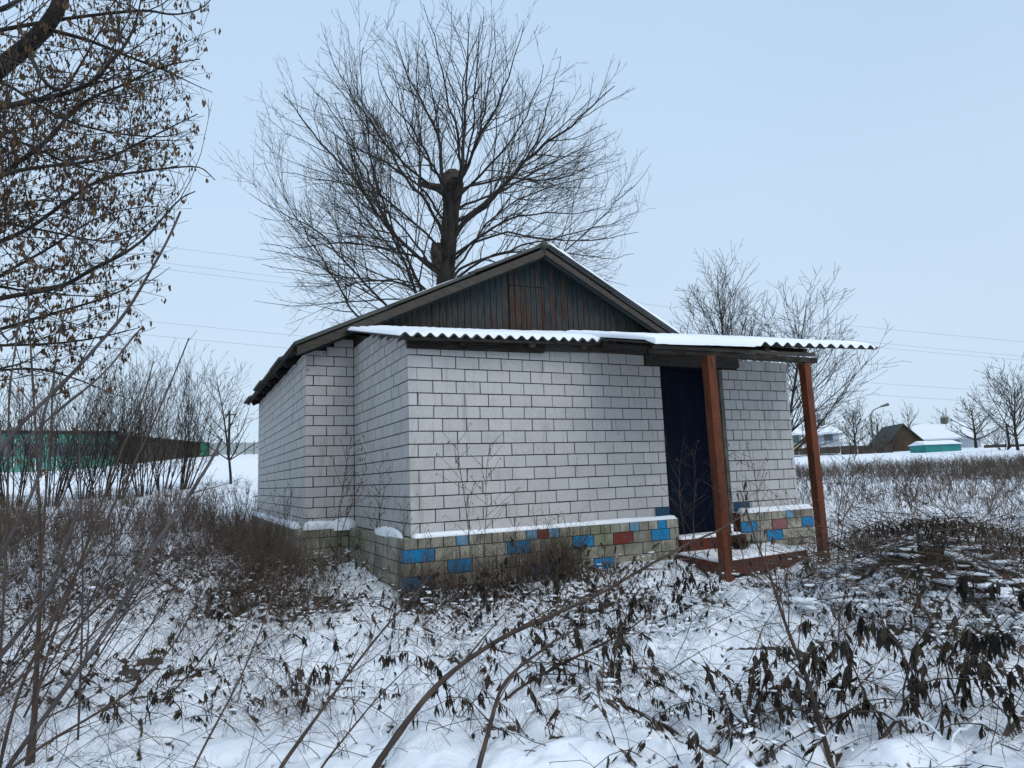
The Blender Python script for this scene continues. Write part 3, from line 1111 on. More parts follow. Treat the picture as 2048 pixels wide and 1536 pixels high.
heap('snow_heap', 'rounded snow pile on the side ledge near the front corner', -0.055, 0.66, -0.005, 0.055, 0.52, 0.085, 1)
heap('snow_heap', 'lumpy snow pile in the inner corner of the two walls', -0.16, YC - 0.07, -0.02, 0.17, 0.12, 0.14, 2)
snow_sheet('ledge_snow', 'snow on the short ledge at the inner corner', XL - 0.03, -0.02, YC + PY - 0.01, YC, lb, 0.10, 30, 6, edge=0.05, seed=9, jit=0.01)
snow_sheet('slab_snow', 'smooth snow covering the porch slab', 0, 1, 0, 1, lambda a, b, h: (float((3.14 - .17 * (1 - b)) * (1 - a) + (4.64 - .2 * (1 - b)) * a), float(-.14 * b + (1 - b) * (-.99 + .15 * a)), -0.406 + h), 0.032, 50, 24, edge=0.06, seed=10, jit=0.01, amp=0.01)
snow_sheet('slab_snow', 'snow on the red door step', 3.20, 4.14, -0.18, 0.05, lambda a, b, h: (a, b, -0.246 + h), 0.035, 30, 12, edge=0.05, seed=11, jit=0.02)


# ------------------------------------------------------------------ vegetation tools
def unit(v):
    return v / (np.linalg.norm(v) + 1e-12)


def rand_perp(t):
    v = rng.normal(size=3)
    v -= t * v.dot(t)
    return unit(v)


def resample(P, step):
    P = np.asarray(P, float)
    seg = np.linalg.norm(np.diff(P, axis=0), axis=1)
    s = np.concatenate([[0], np.cumsum(seg)])
    n = max(3, int(s[-1] / step) + 1)
    t = np.linspace(0, s[-1], n)
    return np.stack([np.interp(t, s, P[:, q]) for q in range(3)], 1)


def smooth_poly(P, it=2):
    P = np.asarray(P, float)
    for _ in range(it):
        Qp = P.copy()
        Qp[1:-1] = (P[:-2] + 2 * P[1:-1] + P[2:]) / 4
        P = Qp
    return P


def grow(start, d, length, rad, step, wob, trop, tip=0.25):
    n = max(3, int(length / step) + 1)
    P = [np.array(start, float)]
    d = unit(np.array(d, float))
    for q in range(n - 1):
        d = unit(d + rng.normal(size=3) * wob + np.array([0, 0, trop]))
        P.append(P[-1] + d * length / (n - 1))
    P = np.array(P)
    R_ = rad * np.linspace(1, tip, n)
    return P, R_


def ramify(mb, P, R_, depth, dens, ratio, spread, trop, wob, sides, rmin, centre=None, keep=None, tips=None, f0=0.15, rcap=1.0):
    "side shoots along polyline P; recursion"
    L = np.linalg.norm(np.diff(P, axis=0), axis=1).sum()
    k = max(1, int(L * dens[0]))
    for q in range(k):
        t = f0 + (1 - f0) * (q + rng.random()) / k
        idx = min(int(t * (len(P) - 1)), len(P) - 2)
        fr_ = t * (len(P) - 1) - idx
        p = P[idx] * (1 - fr_) + P[idx + 1] * fr_
        tdir = unit(P[idx + 1] - P[idx])
        r0 = max(rmin, (R_[idx] * (1 - fr_) + R_[idx + 1] * fr_) * 0.55)
        r0 = min(r0, rcap)
        a = spread * (0.7 + 0.6 * rng.random())
        d = unit(tdir * math.cos(a) + rand_perp(tdir) * math.sin(a))
        ln = L * ratio * (1.15 - 0.75 * t) * (0.6 + 0.8 * rng.random())
        if ln < 0.08:
            continue
        step = max(0.12, ln / 5)
        C, CR = grow(p, d, ln, r0, step, wob, trop, 0.35)
        CR = np.maximum(CR, rmin * 0.75)
        if keep is not None and not keep(C[-1]):
            continue
        mb.tube(C, CR, sides if depth > 1 else 3)
        if tips is not None:
            tips.append((C, depth))
        if depth > 1:
            ramify(mb, C, CR, depth - 1, dens[1:], ratio if len(dens) < 3 else ratio, spread, trop, wob, sides, rmin, centre, keep, tips, f0, rcap * 0.6)


# ------------------------------------------------------------------ pollarded tree behind the house
TD = 17.2


def tp(cx, cy, dd=0.0):
    "crop pixel of the tree study -> world, dd metres nearer (-) or farther (+)"
    return at(460 + cx / 2.327, cy / 2.327, TD + dd)


tree_base = at(900, 900, TD)
tx, ty = tree_base[0], tree_base[1]
big = thing('pollarded_tree', 'tall bare pollarded tree rising behind the brick shed', 'tree', (tx, ty, gz(tx, ty)))
bo = np.array(big.location)
tk = [tp(1040, 850), tp(1030, 950), tp(1022, 1080), tp(1010, 1200), tp(1003, 1320), tp(995, 1500), tp(990, 1750), np.array([tx, ty, gz(tx, ty) - 0.2])]
tk = smooth_poly(resample(tk[::-1], 0.35), 2) - bo
rr = np.interp(np.linspace(0, 1, len(tk)), [0, .3, .6, .92, 1], [0.38, 0.33, 0.26, 0.225, 0.27])
m_ = MB().tube(tk, rr * (1 + 0.06 * rng.normal(size=len(tk))), 12, cap=True)
m_.build('trunk', M_BARK, big, smooth_=True)
m_ = MB()
m_.tube([tp(1035, 830) - bo, tp(1045, 862, -0.3) - bo], [0.27, 0.22], 10, 0, True)
m_.build('sawn_knob', M_CUT, big)
m_ = MB()
m_.tube([tp(1000, 880) - bo, tp(950, 870) - bo, tp(893, 855) - bo], [0.14, 0.10, 0.085], 8, 0, True)
m_.build('sawn_stub', M_CUT, big)
m_ = MB()
m_.tube(smooth_poly([tp(995, 1270) - bo, tp(970, 1220) - bo, tp(958, 1170, -.1) - bo, tp(962, 1130, -.1) - bo], 1), [0.15, 0.19, 0.18, 0.13], 9, 0, True)
m_.build('sawn_knob', M_CUT, big)
LIMBS = [
    ([(978, 850), (985, 740), (968, 620), (925, 520), (860, 420), (800, 300), (770, 190)], .12, 0.5),
    ([(1090, 830), (1088, 700), (1090, 580), (1102, 460), (1095, 330), (1110, 180), (1105, 60)], .12, 0.8),
    ([(1095, 830), (1150, 640), (1235, 520), (1280, 400), (1330, 250), (1370, 120)], .09, -1.2),
    ([(1045, 1085), (1110, 1010), (1190, 955), (1290, 850), (1400, 710), (1490, 670), (1600, 570), (1720, 470), (1790, 400)], .14, -0.6),
    ([(1100, 1000), (1200, 940), (1280, 850), (1400, 720), (1470, 560), (1500, 400), (1540, 260)], .09, 1.6),
    ([(985, 1080), (945, 970), (900, 910), (820, 850), (740, 680), (650, 560), (560, 420), (480, 290)], .11, 0.9),
    ([(965, 1260), (870, 1190), (770, 1100), (680, 1000), (600, 860), (510, 750), (430, 680), (350, 560), (250, 440)], .12, -0.7),
    ([(890, 1350), (830, 1220), (780, 1110), (690, 960), (640, 800), (560, 640), (450, 480), (340, 360)], .11, 1.8),
    ([(870, 1360), (780, 1140), (720, 1000), (650, 740), (640, 560), (600, 360), (620, 220)], .09, -2.2),
    ([(712, 1415), (620, 1300), (500, 1200), (430, 1060), (320, 1030), (200, 985), (90, 900)], .09, -0.6),
    ([(565, 1475), (490, 1290), (390, 1160), (330, 1030), (240, 900), (160, 760)], .08, 0.9),
    ([(960, 870), (880, 825), (800, 775), (700, 620), (600, 520), (540, 380)], .09, -1.6),
    ([(1540, 1185), (1640, 1100), (1750, 985), (1850, 905), (1930, 820), (1960, 760)], .07, 0.4),
    ([(1060, 1180), (1160, 1100), (1300, 1010), (1450, 990), (1600, 1010), (1750, 960)], .08, -1.8),
    ([(1100, 860), (1220, 850), (1320, 820), (1450, 850), (1600, 820), (1750, 720)], .08, 1.0),
    ([(1060, 1250), (1200, 1200), (1400, 1160), (1600, 1180), (1780, 1210), (1880, 1180)], .08, 2.0),
    ([(975, 840), (900, 690), (850, 590), (760, 500), (690, 380), (680, 250)], .09, 2.4),
    ([(1095, 820), (1180, 560), (1200, 400), (1240, 200), (1230, 90)], .08, 2.2),
    ([(1090, 830), (1060, 650), (1010, 450), (980, 280), (930, 120), (900, 20)], .08, -2.4),
    ([(960, 1240), (850, 1180), (700, 1160), (560, 1120), (420, 1140), (280, 1160), (140, 1130)], .08, 2.2),
    ([(940, 1320), (800, 1330), (640, 1290), (460, 1280), (300, 1260), (150, 1230)], .07, -2.2),
    ([(900, 1380), (700, 1400), (520, 1400), (360, 1430), (200, 1420), (110, 1400)], .06, 0.6),
    ([(1060, 1270), (1250, 1170), (1450, 1120), (1650, 1080), (1820, 1030), (1900, 980)], .07, -0.8),
    ([(1070, 1230), (1180, 1060), (1330, 930), (1500, 860), (1680, 830), (1850, 760)], .07, 2.6),
    ([(950, 1250), (820, 1080), (640, 900), (480, 820), (300, 760), (180, 700)], .07, 2.8),
    ([(1080, 1290), (1300, 1240), (1500, 1260), (1700, 1290), (1850, 1330)], .06, 1.2),
]
crown = MB()
cen = tp(1010, 900)
NT = 0
LIMBS += [
    ([(1085, 900), (1200, 790), (1330, 640), (1420, 470), (1460, 300)], .08, -2.0),
    ([(1090, 950), (1250, 900), (1450, 780), (1620, 700), (1800, 610)], .08, 2.4),
    ([(985, 1150), (850, 1030), (700, 900), (560, 860), (380, 830), (230, 800)], .08, -2.0),
    ([(980, 1000), (880, 860), (740, 760), (600, 700), (440, 600), (330, 500)], .08, 2.2),
    ([(940, 1330), (700, 1290), (560, 1340), (400, 1330), (240, 1330)], .07, 1.0),
    ([(1070, 1150), (1250, 1080), (1420, 1100), (1600, 1130), (1760, 1110), (1900, 1080)], .07, -2.2),
    ([(1095, 830), (1130, 600), (1140, 400), (1150, 220), (1170, 80)], .07, -2.6),
    ([(980, 840), (930, 740), (830, 640), (790, 480), (750, 330)], .07, -2.6),
]
for pts, r0, dd in LIMBS:
    if abs(pts[0][0] - 1020) < 95 and pts[0][1] < 1300:
        pts = [(1022, pts[0][1] + 60)] + pts
    if pts[0][1] > 1280 and pts[0][0] < 960:
        pts = [(992, 1640), ((992 + pts[0][0]) / 2 - 10, 1530)] + pts
    elif pts[0][0] > 1500:
        pts = [(1000, 1640), (1150, 1560), (1380, 1340)] + pts
    n = len(pts)
    P = np.array([tp(a, b, dd * (q / (n - 1)) ** 0.8 * 1.3) for q, (a, b) in enumerate(pts)])
    P = smooth_poly(resample(P, 0.35), 2)
    P[1:-1] += rng.normal(size=(len(P) - 2, 3)) * 0.02
    r0 *= 0.5
    R_ = r0 * np.linspace(1, 0.14, len(P))
    MB().tube(P - bo, R_, 6).build('limb', M_BARK, big, smooth_=True)

    def keep(p):
        q = p - cen
        rad = math.sqrt((q @ rt) ** 2 + (q @ fw) ** 2 * 0.8 + (q @ up) ** 2 * 1.0)
        u = (q @ rt)
        lim = 5.45 + 0.5 * math.sin(5 * math.atan2(q @ up, u)) * 0.6
        return rad < lim
    ramify(crown, P - bo, R_, 3, (3.0, 3.7, 3.6), 0.44, 0.60, 0.06, 0.12, 4, 0.0038, rcap=0.022, keep=lambda p: keep(p + bo), f0=0.22)
# water shoots round trunk
for q in range(150):
    t = rng.random()
    idx = int((0.45 + 0.5 * t) * (len(tk) - 1))
    a = rng.random() * 6.283
    d = np.array([math.cos(a), math.sin(a), 0.2 + rng.random() * .6])
    C, CR = grow(tk[idx] + d * 0.22, d, 0.5 + rng.random() * 1.3, 0.009, 0.2, 0.22, 0.12, 0.4)
    crown.tube(C, CR, 3)
crown.build('crown', M_TWIG, big)


# ------------------------------------------------------------------ generic bare trees
def bare_tree(name, label, u, v0, dist, height, spread_, nlimb, rad, m_=M_TWIG, dens=(1.2, 1.6), rmin=0.012, lean=0.0, group=None, limb_ang=0.6, multi=False, trop=0.05, zbase=None, ratio=0.42):
    p = CAM[:2] + azi(u) * dist
    z = gz(*p) if zbase is None else zbase
    o = thing(name, label, 'shrub' if multi else 'tree', (p[0], p[1], z), group)
    cr_ = MB()
    right = np.array([rt[0], rt[1], 0])
    if multi:
        for q in range(nlimb):
            a = rng.random() * 6.283
            s = spread_ * (0.25 + 0.75 * rng.random()) * 0.8
            d = np.array([math.cos(a) * s / height, math.sin(a) * s / height, 1.0]) + right * lean
            C, CR = grow([math.cos(a) * .25, math.sin(a) * .25, -0.1], d, height * (0.7 + 0.35 * rng.random()), rad * (0.6 + 0.5 * rng.random()), height / 8, 0.05, 0.01, 0.15)
            MB().tube(C, CR, 5).build('stem', M_BARK, o)
            ramify(cr_, C, CR, len(dens), dens, ratio, limb_ang * .8, trop, 0.09, 3, rmin, f0=0.12)
    else:
        C, CR = grow([0, 0, -0.2], np.array([0, 0, 1.0]) + right * lean, height * 0.93, rad, height / 10, 0.035, 0.02, 0.12)
        MB().tube(C, CR, 7).build('trunk', M_BARK, o)
        L = height
        for q in range(nlimb):
            t = 0.22 + 0.72 * (q + rng.random()) / nlimb
            idx = min(int(t * (len(C) - 1)), len(C) - 2)
            a = q * 2.4 + rng.random()
            ang = limb_ang * (1.25 - 0.5 * t)
            d = np.array([math.cos(a) * math.sin(ang), math.sin(a) * math.sin(ang), math.cos(ang)])
            ln = spread_ * (1.25 - 0.75 * t) * (0.8 + 0.4 * rng.random())
            B_, BR = grow(C[idx], d, ln, max(rmin, CR[idx] * 0.55), max(.2, ln / 6), 0.08, trop, 0.25)
            cr_.tube(B_, BR, 4)
            ramify(cr_, B_, BR, len(dens), dens, ratio, 0.65, trop, 0.10, 3, rmin, f0=0.1)
    cr_.build('crown', m_, o)
    return o


bare_tree('willow_tree', 'bare slender tree behind the canopy with its crown above the snowy roof edge', 1462, 700, 19.0, 7.2, 2.7, 46, 0.07, M_TWIGY, (4.2, 4.2), 0.0055, ratio=0.5, limb_ang=0.62, trop=0.07)
bare_tree('willow_tree', 'bare tree spreading low branches past the outer canopy post', 1555, 800, 18.5, 5.6, 2.7, 42, 0.055, M_TWIG, (4.2, 4.2), 0.0052, ratio=0.5, lean=0.14, limb_ang=0.85, trop=0.05)

# background left
for q, (u, dist, h, sp, n, lab, lean) in enumerate([
    (374, 34, 6.6, 2.6, 13, 'many stemmed bare shrub leaning towards the shed, nearest the panel fence', 0.28),
    (290, 33, 7.4, 3.2, 13, 'tall many stemmed bare shrub in front of the teal hall end', 0.02),
    (232, 31, 6.3, 2.8, 11, 'bare shrub with thin upright stems before the teal hall', 0.0),
    (165, 33, 7.2, 3.2, 12, 'wide bare shrub at the middle of the teal hall', -0.02),
    (105, 30, 6.4, 3.0, 11, 'bare shrub behind the leaning grey saplings', 0.03),
    (330, 35, 5.6, 2.8, 9, 'lower bare shrub between the tall one and the leaning one', 0.1),
    (200, 34, 6.0, 3.0, 9, 'bare shrub with reddish haze of twigs before the hall', 0.0),
    (30, 31, 7.2, 3.2, 12, 'leftmost bare shrub before the teal hall', -0.05)]):
    bare_tree('bare_shrub', lab, u, 900, dist, h * 0.88, sp, n + 5, 0.026, M_TWIG, (2.5, 2.5), 0.0075, ratio=0.36, lean=lean, group='bare shrubs along the field edge', multi=True, trop=0.03)
bare_tree('young_tree', 'thin single stemmed bare tree in front of the panel fence', 463, 900, 36, 6.6, 2.6, 22, 0.07, M_TWIG, (2.4, 2.4), 0.010, limb_ang=0.85)
# background right
for (u, dist, h, sp, n, lab, nm) in [
    (1640, 96, 8.0, 3.6, 14, 'bare tree with rounded crown behind the white house', 'village_tree'),
    (1714, 92, 7.6, 3.8, 16, 'bushy bare tree with forked dark trunk between the two houses', 'village_tree'),
    (1762, 100, 6.6, 2.8, 12, 'small reddish bare tree behind the street lamp', 'village_tree'),
    (1797, 104, 7.4, 1.8, 10, 'narrow bare tree left of the chimney', 'village_tree'),
    (1826, 110, 9.4, 2.8, 14, 'upright bare tree above the long snowy roof', 'village_tree'),
    (1893, 112, 8.2, 2.3, 12, 'pale small tree over the roof ridge end', 'village_tree'),
    (2040, 70, 8.2, 4.6, 18, 'large bare tree cut by the edge of the view beside the pole', 'village_tree')]:
    bare_tree(nm, lab, u, 900, dist, h * 0.76, sp, n + 8, 0.13, M_TWIG, (1.9, 1.8), 0.018, ratio=0.5, group='bare trees in the village', limb_ang=0.7)
bare_tree('yellow_twig_tree', 'spreading tree with yellowish twigs right of the long snowy roof', 1957, 880, 86, 4.9, 3.8, 20, 0.16, M_TWIGY, (1.6, 1.6), 0.024, limb_ang=1.0)


for u, dist, h, sp, lab in [(1698, 90, 2.6, 2.6, 'low bare bush against the fence beside the white house'), (1738, 94, 3.0, 3.0, 'rounded bare bush under the street lamp'),
                            (1782, 84, 2.4, 2.2, 'dark bare bush before the barn gable'), (1990, 88, 2.8, 3.6, 'spreading bare bush right of the long white house'),
                            (2012, 74, 2.2, 2.6, 'low bush at the foot of the dark pole')]:
    bare_tree('village_bush', lab, u, 900, dist, h, sp, 12, 0.03, M_TWIG, (2.4, 2.2), 0.016, group='bare bushes in the village', multi=True, trop=0.02, ratio=0.45)


# ------------------------------------------------------------------ big leafy-fruited tree at the left edge
def keys(mb, p, n, size, m_=0):
    "a hanging bunch of winged seeds"
    for _ in range(n):
        a = rng.random() * 6.283
        off = np.array([math.cos(a), math.sin(a), 0]) * rng.random() * size * 0.8
        top = p + off + np.array([0, 0, -rng.random() * size * 0.6])
        L = size * (0.8 + 0.7 * rng.random())
        w = L * 0.16 + 0.003
        b = rng.random() * 6.283
        s = np.array([math.cos(b), math.sin(b), 0]) * w
        tilt = rng.normal(size=3) * 0.12 * L
        bot = top + np.array([0, 0, -L]) + tilt
        mid = (top * 0.42 + bot * 0.58)
        mb.raw([top, mid + s, bot, mid - s], [(0, 1, 2, 3)], m_)


lt_base = CAM[:2] + azi(-420) * 6.2
lt = thing('maple_tree', 'large tree reaching in from the edge, hung with brown seed keys', 'tree', (lt_base[0], lt_base[1], gz(*lt_base)))
lo_ = np.array(lt.location)
tr_ = [np.array([0, 0, -0.2]), np.array([0.05, 0.1, 1.2]), at(-330, 420, 6.3) - lo_, at(-200, 250, 6.2) - lo_, at(-60, 190, 6.1) - lo_, at(0, 135, 6.0) - lo_, at(45, 98, 6.0) - lo_, at(95, 62, 6.0) - lo_, at(122, 25, 6.0) - lo_, at(135, -60, 6.0) - lo_, at(190, -220, 6.1) - lo_]
tr_ = smooth_poly(resample(tr_, 0.2), 2)
MB().tube(tr_, np.interp(np.linspace(0, 1, len(tr_)), [0, .4, .62, 1], [.22, .14, .085, .05]), 10).build('trunk', M_BARK, lt, smooth_=True)
tw = MB()
fruit = MB()
LL = [
    ([(-300, 330), (-120, 235), (0, 215), (75, 200), (130, 188), (190, 165), (218, 125), (250, 95), (275, 40), (285, -20)], .038, 5.6),
    ([(-300, 420), (-100, 380), (0, 350), (50, 315), (100, 280), (140, 225), (180, 195), (260, 165), (330, 130), (400, 118)], .034, 6.4),
    ([(-200, 100), (0, 60), (110, 40), (230, 25), (300, 20), (345, 32), (400, 22), (430, -10)], .024, 5.9),
    ([(100, 60), (180, 80), (260, 115), (330, 140), (390, 170), (425, 185)], .02, 6.1),
    ([(-250, 470), (-60, 400), (0, 345), (110, 330), (210, 322), (270, 290), (330, 260), (395, 228)], .026, 5.5),
    ([(-250, 520), (-50, 500), (0, 484), (50, 462), (90, 435), (150, 390), (200, 355), (300, 340), (400, 330), (430, 360)], .026, 6.0),
    ([(-250, 640), (-60, 610), (0, 596), (70, 585), (125, 575), (190, 535), (240, 513), (290, 480), (330, 430), (360, 395), (390, 383)], .030, 5.6),
    ([(-200, 560), (0, 570), (50, 585), (110, 572), (150, 560)], .02, 5.9),
    ([(-200, 690), (0, 660), (60, 640), (130, 620), (200, 600), (260, 575), (300, 540), (320, 530)], .022, 6.3),
    ([(-200, 720), (-20, 690), (80, 690), (160, 682), (230, 668), (280, 655)], .018, 5.8),
    ([(-200, 300), (-40, 260), (60, 290), (140, 330), (220, 350), (290, 345), (360, 330)], .022, 6.6),
    ([(-200, 760), (0, 740), (80, 735), (160, 760), (230, 790), (270, 800)], .016, 6.0),
    ([(-100, 140), (20, 170), (90, 220), (150, 250), (250, 270), (330, 275), (375, 262)], .022, 6.8),
    ([(-100, 60), (0, 20), (60, -10), (120, -60)], .03, 5.7),
    ([(-200, 450), (-30, 440), (60, 455), (130, 470), (210, 485), (280, 470), (320, 455)], .02, 7.0),
    ([(60, 110), (90, 170), (120, 190), (150, 150), (200, 60), (260, -20)], .018, 5.7),
    ([(-100, 610), (20, 540), (110, 490), (180, 440), (240, 420), (310, 410), (350, 420)], .018, 6.6),
]


def lkeep(p):
    q = p + lo_ - CAM
    z = q @ fw
    u, v_ = 1024 + F_PX * (q @ rt) / z, 768 - F_PX * (q @ up) / z
    lim = np.interp(v_, [-100, 0, 200, 400, 550, 700, 850], [460, 440, 430, 385, 340, 285, 230])
    return u < lim + 8 * rng.normal()


for pts, r0, dist in LL:
    P = np.array([at(a, b, dist + 0.3 * math.sin(q * 1.3 + dist * 5)) - lo_ for q, (a, b) in enumerate(pts)])
    P = smooth_poly(resample(P, 0.12), 2)
    R_ = r0 * np.linspace(1, 0.14, len(P))
    MB().tube(P, R_, 6).build('limb', M_BARK, lt, smooth_=True)
    tips = []
    ramify(tw, P, R_, 2, (7.0, 7.5), 0.38, 0.75, 0.03, 0.17, 3, 0.0024, rcap=0.007, keep=lkeep, tips=tips, f0=0.08)
    for C, dep in tips:
        q_ = C[-1] + lo_ - CAM
        u_ = 1024 + F_PX * (q_ @ rt) / (q_ @ fw)
        v__ = 768 - F_PX * (q_ @ up) / (q_ @ fw)
        pr = np.interp(u_, [0, 200, 330, 430], [0.8, 0.8, 0.55, 0.35])
        for p in C[1:]:
            if rng.random() < pr * (0.62 if dep == 1 else 0.5):
                keys(fruit, p, rng.integers(2, 7), 0.04)
tw.build('crown', M_TWIG, lt)
tag(fruit.build('seed_keys', M_SEED, lt), kind='stuff')


def strip_leaves(mb, P0, Dv, L, Wd, m_, droop=1.0):
    "batch of curled hanging leaves: P0 (n,3), Dv (n,3) start dir, L (n), Wd (n)"
    n = len(P0)
    T = Dv / (np.linalg.norm(Dv, axis=1, keepdims=True) + 1e-9)
    side = np.cross(T, np.array([0, 0, 1.0]) + rng.normal(size=(n, 3)) * 0.3)
    side /= np.linalg.norm(side, axis=1, keepdims=True) + 1e-9
    P = P0.copy()
    rings = []
    for q, (w, s) in enumerate([(0.12, 0.0), (0.75, 0.28), (1.0, 0.30), (0.12, 0.42)]):
        P = P + T * (L * s)[:, None]
        rings.append(P - side * (Wd * w * .5)[:, None])
        rings.append(P + side * (Wd * w * .5)[:, None])
        T = T + np.array([0, 0, -1.0]) * droop * 0.9 + rng.normal(size=(n, 3)) * 0.35
        T /= np.linalg.norm(T, axis=1, keepdims=True)
        side = side + rng.normal(size=(n, 3)) * 0.6
        side -= T * (side * T).sum(1, keepdims=True)
        side /= np.linalg.norm(side, axis=1, keepdims=True) + 1e-9
    V = np.stack(rings, 1)
    base = (np.arange(n) * 8)[:, None]
    Qs = np.concatenate([base + np.array([[2 * q, 2 * q + 1, 2 * q + 3, 2 * q + 2]]) for q in range(3)])
    mb.raw(V.reshape(-1, 3), Qs, m_)


# ------------------------------------------------------------------ foreground saplings, each a thing
def sapling(name, label, pts, d0, d1, r0, r1, m_, twigs=0, root=True, tlen=0.35, cat='sapling', leaves=0, group=None):
    n = len(pts)
    P = np.array([at(a, b, d0 + (d1 - d0) * q / (n - 1)) for q, (a, b) in enumerate(pts)])
    if root:
        b0 = P[0]
        dirn = unit(P[0] - P[min(2, n - 1)])
        # run down to the ground along a steepening line
        ext = [P[0]]
        p = P[0].copy()
        for _ in range(60):
            g_ = gz(p[0], p[1])
            if p[2] < g_ - 0.03:
                break
            dirn = unit(dirn + np.array([0, 0, -0.25]))
            p = p + dirn * 0.08
            ext.append(p.copy())
        P = np.concatenate([np.array(ext[::-1][:-1]).reshape(-1, 3), P])
    P = smooth_poly(resample(P, 0.07), 2)
    base = P[0].copy()
    o = thing(name, label, cat, tuple(base), group)
    P = P - base
    R_ = np.linspace(r0, r1, len(P)) * (1 + 0.07 * rng.normal(size=len(P)))
    MB().tube(P, R_, 7, cap=True).build('stem', m_, o, smooth_=True)
    tw_ = MB()
    if twigs:
        L = np.linalg.norm(np.diff(P, axis=0), axis=1).sum()
        tp_ = []
        ramify(tw_, P, R_, 1, (twigs / L,), tlen / L, 0.6, 0.03, 0.1, 3, 0.0018, f0=0.25, tips=tp_)
        if leaves:
            for C, _ in tp_:
                for p in C[1:]:
                    if rng.random() < leaves:
                        m3 = rng.integers(1, 4)
                        strip_leaves(tw_, np.repeat(p[None], m3, 0), rng.normal(size=(m3, 3)) * .5 + [0, 0, -1], rng.uniform(.03, .08, m3), rng.uniform(.006, .016, m3), 1, 1.0)
        if tw_.n or tw_.tubes:
            tag(tw_.build('twigs', [m_, M_WEEDD], o), kind='stuff')
    return o


